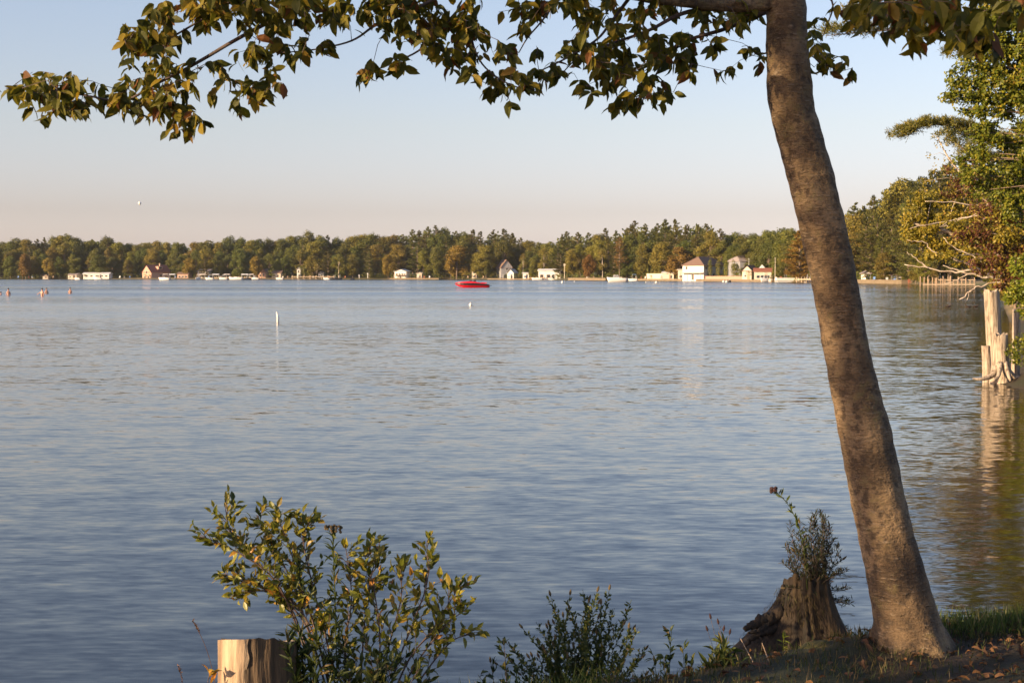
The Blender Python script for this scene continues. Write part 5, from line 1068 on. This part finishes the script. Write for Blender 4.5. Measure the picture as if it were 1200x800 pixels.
# ------------------------------------------------------------------ right-hand bank
def cloud_tree(name, label, cat, baseloc, blobs, leafm, leaf, dens, trunk_pts=None, trunkm='farbark', droop=.3, wr=.55, inner=.1, limbs=True, trad=.12):
    """blobs in picture terms at their real distance: (px,py,Y,rx_px,ry_px)"""
    root = empty(name, baseloc); tag(root, label, cat); B_ = Vector(baseloc); lob = []
    for (px, py, Y, rx, ry) in blobs:
        c = P(px, py, Y)-B_; s = Y/F; lob.append((tuple(c), (rx*s, max(rx, ry)*s*.8, ry*s)))
    p, nr = crown_points(lob, 125*dens/leaf**2, inner); n = len(p)
    # leaves gather on small sprays: pull points towards spray centres, leaving gaps
    cell = leaf*4.2; ci = np.floor(p/cell); h = np.sin(ci@np.array((12.9898, 78.233, 37.719)))*43758.5453; hsh = h-np.floor(h); keep = hsh > .20
    p, nr, ci = p[keep], nr[keep], ci[keep]; ctr = (ci+.5)*cell; p = p+(ctr-p)*rng.uniform(0, .35, (len(p), 1)); n = len(p)
    d = rdir(n)+np.array((-.15, -.2, -droop)); nn = nr*.5+rdir(n)*.7+np.array((-.2, -.3, .3))
    quads_mesh('crown', p, d, nn, rng.uniform(.8, 1.4, n)*leaf, rng.uniform(.8, 1.15, n)*leaf*wr*1.1, M[leafm], root)
    mb = MB()
    tp = spline([P(*q)-B_ for q in trunk_pts], 5) if trunk_pts else [Vector((0, 0, -.4)), Vector((0, 0, 1))]
    mb.tube(tp, [trad*(1-.75*i/(len(tp)-1)) for i in range(len(tp))], 9, True, .05)
    if limbs:
        for c, r in lob:
            c = Vector(c); k = min(range(len(tp)), key=lambda i: (tp[i]-c).length+ (3 if tp[i].z > c.z else 0)); mb.tube([tp[k], tp[k].lerp(c, .5)+Vector((0, 0, .1)), c], [trad*.16, trad*.10, trad*.03], 5)
    mb.build('trunk', M[trunkm], root, True); return root
def bl(x, Y): return (x, Y, gz(x, Y)-.1)
# tall pines and birch further along the right bank (150-60 m)
def pine_bough_tree(name, label, px, Y, ytop, boughs, leafm, seed, cat='tree'):
    x = X(px, Y); root = empty(name, bl(x, Y)); tag(root, label, cat); B_ = root.location; rs = np.random.default_rng(seed); mb = MB(); Pp, Dd, Nn = [], [], []
    H = ZY(ytop, Y)-B_.z; mb.tube([(0, 0, -.3), (0, 0, H*.6), (0, 0, H)], [.28, .2, .05], 10)
    for pts, th in boughs:
        sp = spline([P(a, b_, Y+c)-B_ for a, b_, c in pts], 8); n = len(sp); mb.tube(sp, [.06-.05*i/(n-1) for i in range(n)], 6)
        for i in range(2, n):
            for _ in range(7):
                m_ = 26; off = np.array((rs.normal()*.2, rs.normal()*.3, rs.uniform(0, 1)*th*Y/F)); c = np.array(tuple(sp[i]))+off
                dv = rs.normal(size=(m_, 3))*.7+np.array((-.35, 0, .45)); Pp.append(np.tile(c, (m_, 1))+rs.normal(size=(m_, 3))*.04); Dd.append(dv); Nn.append(rs.normal(size=(m_, 3)))
    p = np.concatenate(Pp); quads_mesh('crown', p, np.concatenate(Dd), np.concatenate(Nn), rng.uniform(.10, .2, len(p)), .022, M[leafm], root); mb.build('trunk', M['farbark'], root, True)
M['n_pine'] = leaf_mat('near_pine_needles', [(0, (.07, .08, .012)), (.6, (.15, .14, .02)), (1, (.26, .20, .03))], .15, .5)
pine_bough_tree('pine_tree', 'pine beyond the right edge whose bough reaches out left into the sky', 1262, 46, -60, [([(1255, 190, 0), (1200, 178, 0), (1150, 158, 0), (1120, 148, 0), (1090, 146, 0), (1068, 152, 0), (1052, 161, 0)], 6), ([(1180, 170, 1), (1150, 163, 1), (1120, 156, 1)], 8), ([(1175, 190, -1), (1140, 182, -1), (1112, 160, -1)], 8),
  ([(1260, 40, 0), (1190, 30, 0), (1120, 30, 0), (1060, 34, 0), (1010, 38, 0), (968, 42, 0)], 10), ([(1190, 10, 1), (1100, 20, 1), (1040, 22, 1), (1000, 12, 1)], 9), ([(1190, 60, 0), (1150, 60, 0), (1115, 66, 0)], 12), ([(1190, -30, 0), (1120, -30, 0), (1060, -34, 0)], 12)], 'n_pine', 5)
for (px, Y, yt, lab) in [(1186, 110, 165, 'large pine behind the golden leaning birch on the right bank'), (1187, 92, 140, 'dark pine filling the gap behind the green tree at the right edge')]:
    place_tree('pine', X(px, Y), Y, ZY(yt, Y)-.6, lab, 'tree')
for (px, Y, yt, lab) in [(1190, 84, 235, 'bushy olive tree behind the maroon shrub'), (1202, 66, 230, 'bushy olive tree behind the cut trunks on the right bank')]:
    place_tree('olive', X(px, Y), Y, ZY(yt, Y)-.6, lab, 'tree', wid=1.2)
cloud_tree('birch_tree', 'thin pale half-bare birch showing against the sky below the pine bough', 'tree', bl(X(1228, 46), 46),
  [(1103, 168, 46, 10, 8), (1092, 182, 46, 8, 6), (1112, 185, 46, 12, 8), (1098, 200, 46, 10, 7), (1120, 200, 46, 14, 8), (1125, 215, 46, 16, 9), (1085, 212, 46, 10, 5), (1145, 235, 46, 16, 10)],
  'n_gold', .07, .05, [(1250, 380, 46), (1200, 290, 46), (1150, 230, 46), (1115, 190, 46), (1098, 160, 46)], 'birch', .3, .6, .1, True, .06)
# golden leaning birch over the water
cloud_tree('birch_tree', 'golden-leaved birch leaning out over the water above the fallen white branches', 'tree', bl(X(1215, 38), 38),
  [(1092, 232, 38, 26, 14), (1075, 250, 38, 20, 12), (1110, 255, 38, 32, 22), (1080, 275, 38, 26, 12), (1105, 288, 38, 26, 12), (1140, 262, 38, 34, 24), (1130, 298, 38, 30, 14), (1160, 292, 38, 34, 26), (1062, 262, 38, 10, 7), (1185, 270, 38, 30, 30), (1150, 315, 38, 14, 9), (1185, 320, 38, 26, 20), (1122, 228, 38, 22, 12), (1080, 235, 38, 18, 8), (1070, 275, 38, 14, 8), (1095, 262, 38, 24, 16), (1090, 298, 38, 20, 8), (1135, 240, 38, 22, 12), (1105, 300, 35.2, 20, 6), (1140, 285, 35.2, 24, 8), (1165, 305, 35.2, 22, 9), (1120, 262, 35.2, 18, 6), (1180, 275, 33.6, 20, 12), (1165, 250, 33.6, 14, 7)],
  'n_gold', .08, .22, [(1225, 350, 38), (1190, 310, 38), (1150, 290, 38), (1100, 268, 38), (1068, 262, 38)], 'birch', .4, .6, .1, True, .11)
for k_, (pts, rr) in enumerate([([(1190, 245, 37.6), (1135, 238, 37.6), (1084, 236, 37.6)], .035), ([(1150, 250, 37.4), (1118, 262, 37.4), (1066, 268, 37.4)], .03)]):
    pass
# maroon shrub-tree
cloud_tree('maroon_tree', 'maroon and rust leaved small tree between the green tree and the golden birch', 'tree', bl(X(1235, 34), 34),
  [(1125, 198, 34, 18, 12), (1140, 212, 34, 26, 16), (1118, 225, 34, 14, 9), (1165, 245, 34, 30, 18), (1190, 250, 34, 26, 22), (1150, 275, 34, 24, 16), (1185, 290, 34, 30, 20), (1160, 310, 34, 26, 14), (1195, 325, 34, 24, 18), (1130, 275, 34, 16, 9), (1175, 333, 34, 16, 8)],
  'n_red', .075, .30, [(1255, 380, 34), (1230, 320, 34), (1190, 270, 34), (1145, 225, 34)], 'farbark', .3, .6, .1, True, .08)
# green tree upper right
cloud_tree('green_tree', 'bright green leafy tree filling the upper right edge', 'tree', bl(X(1290, 31), 31),
  [(1120, 92, 31, 14, 12), (1115, 112, 31, 12, 10), (1135, 75, 31, 18, 16), (1140, 105, 31, 24, 18), (1160, 60, 31, 24, 24), (1175, 30, 31, 26, 24), (1195, 55, 31, 30, 30), (1165, 105, 31, 28, 26), (1195, 110, 31, 30, 30), (1150, 130, 31, 20, 10), (1170, 150, 31, 26, 20), (1195, 165, 31, 28, 26), (1155, 185, 31, 22, 14), (1140, 205, 31, 20, 12), (1175, 200, 31, 30, 22), (1160, 222, 31, 22, 14), (1195, 220, 31, 26, 24), (1215, 90, 31, 40, 60), (1220, 180, 31, 40, 50), (1200, 0, 31, 30, 30), (1230, 20, 31, 40, 50), (1190, 250, 31, 20, 14), (1128, 188, 31, 10, 7), (1180, 80, 31, 24, 24), (1160, 20, 31, 18, 20), (1180, 130, 31, 20, 20), (1175, 245, 31, 16, 12), (1160, -25, 31, 45, 30), (1215, -30, 31, 45, 40), (1140, -80, 31, 40, 35), (1190, -95, 31, 50, 40), (1250, -60, 31, 50, 60), (1150, -150, 31, 45, 35), (1210, -170, 31, 50, 45), (1165, -215, 31, 40, 35), (1220, -240, 31, 50, 40), (1190, -290, 31, 35, 30), (1275, -150, 31, 50, 60), (1150, 155, 31, 16, 12), (1158, 90, 31, 16, 14), (1165, 170, 31, 18, 14), (1145, 178, 31, 14, 9), (1135, 128, 31, 14, 8), (1270, 60, 31, 45, 60)],
  'n_green', .075, .34, [(1300, 420, 31), (1270, 300, 31), (1240, 170, 31), (1220, 40, 31), (1205, -100, 31), (1195, -250, 31)], 'farbark', .3, .62, .1, True, .14)
# low lime bush right of the cut trunks
cloud_tree('lime_bush', 'bright yellow-green bush hanging over the cut trunks at the right edge', 'bush', bl(X(1225, 28.5), 28.5),
  [(1196, 310, 28.5, 14, 14), (1188, 345, 28.5, 12, 9), (1200, 335, 28.5, 16, 16), (1204, 360, 28.5, 14, 14), (1182, 352, 28.5, 7, 5), (1215, 320, 28.5, 20, 30)],
  'n_lime', .07, .36, [(1232, 430, 28.5), (1215, 370, 28.5), (1200, 320, 28.5)], 'farbark', .3, .6, .1, True, .05)
cloud_tree('bank_shrub', 'dense low green shrub on the bank right of the root stump', 'shrub', bl(X(1212, 28.8), 28.8),
  [(1192, 408, 28.8, 11, 9), (1202, 400, 28.8, 14, 10), (1205, 420, 28.8, 15, 10), (1190, 420, 28.8, 7, 5), (1182, 413, 28.8, 3, 3)], 'n_green', .06, .4, [(1212, 440, 28.8), (1206, 425, 28.8), (1200, 412, 28.8)], 'farbark', .1, .4, .1, False, .03)
# fallen white tree
r = empty('fallen_tree', bl(X(1205, 36), 36)); tag(r, 'fallen bleached tree with bare white branches reaching left over the water', 'fallen tree'); B_ = r.location
FB = [([(1240, 345, 36), (1215, 338, 36), (1185, 330, 36), (1160, 325, 36), (1135, 321, 36), (1110, 318, 36), (1088, 314, 36), (1060, 310, 36)], .10, .02), ([(1088, 314, 36), (1075, 305, 36), (1063, 295, 36)], .035, .012), ([(1165, 326, 36), (1140, 312, 36), (1115, 302, 36), (1095, 295, 36), (1083, 285, 36), (1063, 281, 36)], .05, .012),
 ([(1190, 332, 36.4), (1160, 312, 36.4), (1140, 300, 36.4), (1118, 290, 36.4), (1105, 278, 36.4)], .05, .012), ([(1150, 324, 35.6), (1132, 308, 35.6), (1112, 300, 35.6)], .05, .02), ([(1175, 330, 35.8), (1150, 335, 35.8), (1138, 340, 35.8), (1133, 352, 35.8)], .04, .015), ([(1138, 340, 35.8), (1130, 348, 35.8), (1124, 351, 35.8)], .03, .02), ([(1175, 329, 36), (1150, 318, 36), (1125, 317, 36), (1105, 311, 36)], .07, .02),
 ([(1200, 335, 36), (1170, 322, 36), (1150, 316, 36)], .07, .03), ([(1190, 245, 36), (1135, 239, 36), (1084, 236, 36)], .04, .012), ([(1150, 250, 36), (1118, 258, 36), (1066, 268, 36)], .035, .01), ([(1180, 330, 36), (1168, 342, 36), (1155, 345, 36)], .03, .012), ([(1135, 321, 36), (1118, 330, 36), (1100, 333, 36)], .03, .01), ([(1130, 345, 36), (1110, 300, 36.3)], .01, .01)]
for pts, r0, r1 in FB[:-1]:
    sp = spline([P(*q)-B_ for q in pts], 5); n = len(sp)
    for i in range(1, n-1): sp[i] = sp[i]+Vector((random.uniform(-.03, .03), 0, random.uniform(-.03, .03)))
    MB().tube(sp, [(r0+(r1-r0)*i/(n-1))*.5 for i in range(n)], 7, True, .1).build('branch', M['birch'], r, True)
# cut trunks at the water edge
s1 = stump('cut_trunk', 'tall upright cut trunk standing behind the root stump at the right bank', 1170, 29.8, ZY(341, 29.8), -.2, 9*29.8/F, M['greywood'], M['greywood'], .03, .1, 21, 'cut trunk', tilt=(-.14, 0), n=32, groove=.012, ragged=.03)
s2 = stump('root_stump', 'broad pale stump with spreading roots standing in the water at the right bank', 1175, 29.0, ZY(392, 29), -.25, 9*29/F, M['greywood'], M['greywood'], .06, .7, 22, 'tree stump', tilt=(-.03, 0), n=32, groove=.012, ragged=.03)
for pts, r0, r1 in [([(1168, 430, 28.9), (1162, 440, 28.8), (1150, 444, 28.7), (1140, 443.5, 28.7)], .07, .02), ([(1180, 432, 28.9), (1188, 441, 28.8), (1200, 443, 28.8), (1212, 445, 28.8)], .07, .02), ([(1172, 425, 28.8), (1170, 440, 28.6), (1164, 446, 28.5)], .06, .02), ([(1178, 425, 28.8), (1182, 440, 28.6), (1184, 446, 28.5)], .055, .02)]:
    sp = spline([P(*q)-s2.location for q in pts], 5); n = len(sp); MB().tube(sp, [r0+(r1-r0)*i/(n-1) for i in range(n)], 8, True, .1).build('root', M['greywood'], s2, True)
stump('thin_stump', 'narrow leaning stump at the left side of the root stump', 1160, 29.3, ZY(405, 29.3), -.2, 5*29.3/F, M['greywood'], M['greywood'], .05, .2, 23, 'tree stump', tilt=(-.06, 0), n=24)
stump('thin_stump', 'short pale cut trunk behind the lime bush, right of the tall cut trunk', 1192, 30.4, ZY(362, 30.4), .0, 4.5*30.4/F, M['greywood'], M['greywood'], .05, .1, 24, 'cut trunk', n=24)

# ------------------------------------------------------------------ trees behind the camera, to the left, that shade the bank
def shade_tree(x, y, H, W_, lo, seed, label, n=26, per=60, leaf=.11):
    rs = np.random.default_rng(seed); root = empty('broadleaf_tree', bl(x, y)); tag(root, label, 'tree'); lob = []
    for i in range(n):
        a = rs.uniform(0, 6.28); t = rs.uniform(0, 1); rr = W_/2*rs.uniform(.1, .95)*math.sin(math.pi*(.12+.8*t))**.5
        lob.append(((rr*math.cos(a), rr*math.sin(a), lo+(H-lo)*t), rs.uniform(.35, .7)))
    p, nr = crown_points(lob, per/leaf, .1); k = len(p); quads_mesh('crown', p, rdir(k), rdir(k), leaf, leaf*.6, M['n_green'], root)
    mb = MB().tube([(0, 0, -.3), (0, 0, H*.5), (0, 0, H*.9)], [.14, .1, .03], 9)
    for c, r_ in lob[::2]: mb.tube([(0, 0, min(c[2]*.8, H*.8)), c], [.04, .01], 5)
    mb.build('trunk', M['farbark'], root)
def shade(name, label, h, blobs, leaf, dens, seed):
    rs = np.random.default_rng(seed); u = np.array((-math.sin(SUN_AZ), -math.cos(SUN_AZ))); v = np.array((-u[1]*-1, -u[0]))
    v = np.array((u[1], -u[0])); o_ = np.array((1.67, 6.0))      # p: metres to the left of the trunk as the sun sees it
    pos = lambda p, z: o_+u*h+v*p
    cb = pos(np.mean([q[0] for q in blobs]), 0); root = empty(name, (cb[0], cb[1], .6)); tag(root, label, 'tree' if 'tree' in name else 'shrub'); lob = []
    for (p, z, r_) in blobs:
        for _ in range(3):
            c = pos(p+rs.normal()*r_*.3, 0)+rs.normal(size=2)*.3
            lob.append(((c[0]-cb[0], c[1]-cb[1], z+h*math.tan(SUN_EL)-.6+rs.normal()*r_*.25), r_*.62))
    p_, nr = crown_points(lob, 5*dens/leaf**2, .1); k = len(p_); quads_mesh('crown', p_, rdir(k), rdir(k), leaf, leaf*.6, M['n_green'], root)
    top_ = max(c[0][2] for c in lob)*.9; mb = MB().tube([(0, 0, -.3), (0, 0, top_*.5), (0, 0, top_)], [.10, .07, .02], 9)
    for c, r_ in lob[::3]: mb.tube([(0, 0, min(c[2]*.8, top_)), c], [.03, .008], 5)
    mb.build('trunk', M['farbark'], root)
shade('broadleaf_tree', 'leafy tree behind and left of the viewer shading the leaning trunk', 9.0,
  [(-1.1, 3.2, .9), (-.2, 3.3, .8), (.7, 3.5, .8), (1.5, 3.4, .7), (-.7, 4.4, .9), (.5, 4.6, .9), (-1.7, 4.0, .8), (0, 5.6, .9), (.1, 2.55, .35), (.15, 2.85, .4), (.0, 2.25, .16), (1.3, 2.7, .2)], .10, 2.6, 5)
shade('shrub', 'broad shrub behind and left of the viewer shading the bank', 7.0,
  [(-1.25, .0, .5), (-.5, .22, .40), (0, .28, .33), (.35, .42, .22), (.66, .80, .2), (-2.2, .1, .6), (-.4, .9, .2), (.05, 1.70, .11), (.12, 2.05, .12)], .07, 2.6, 6)
for k, pr in PROTO.items():
    if pr.name not in used:
        for ch in list(pr.children): bpy.data.objects.remove(ch)
        bpy.data.objects.remove(pr)
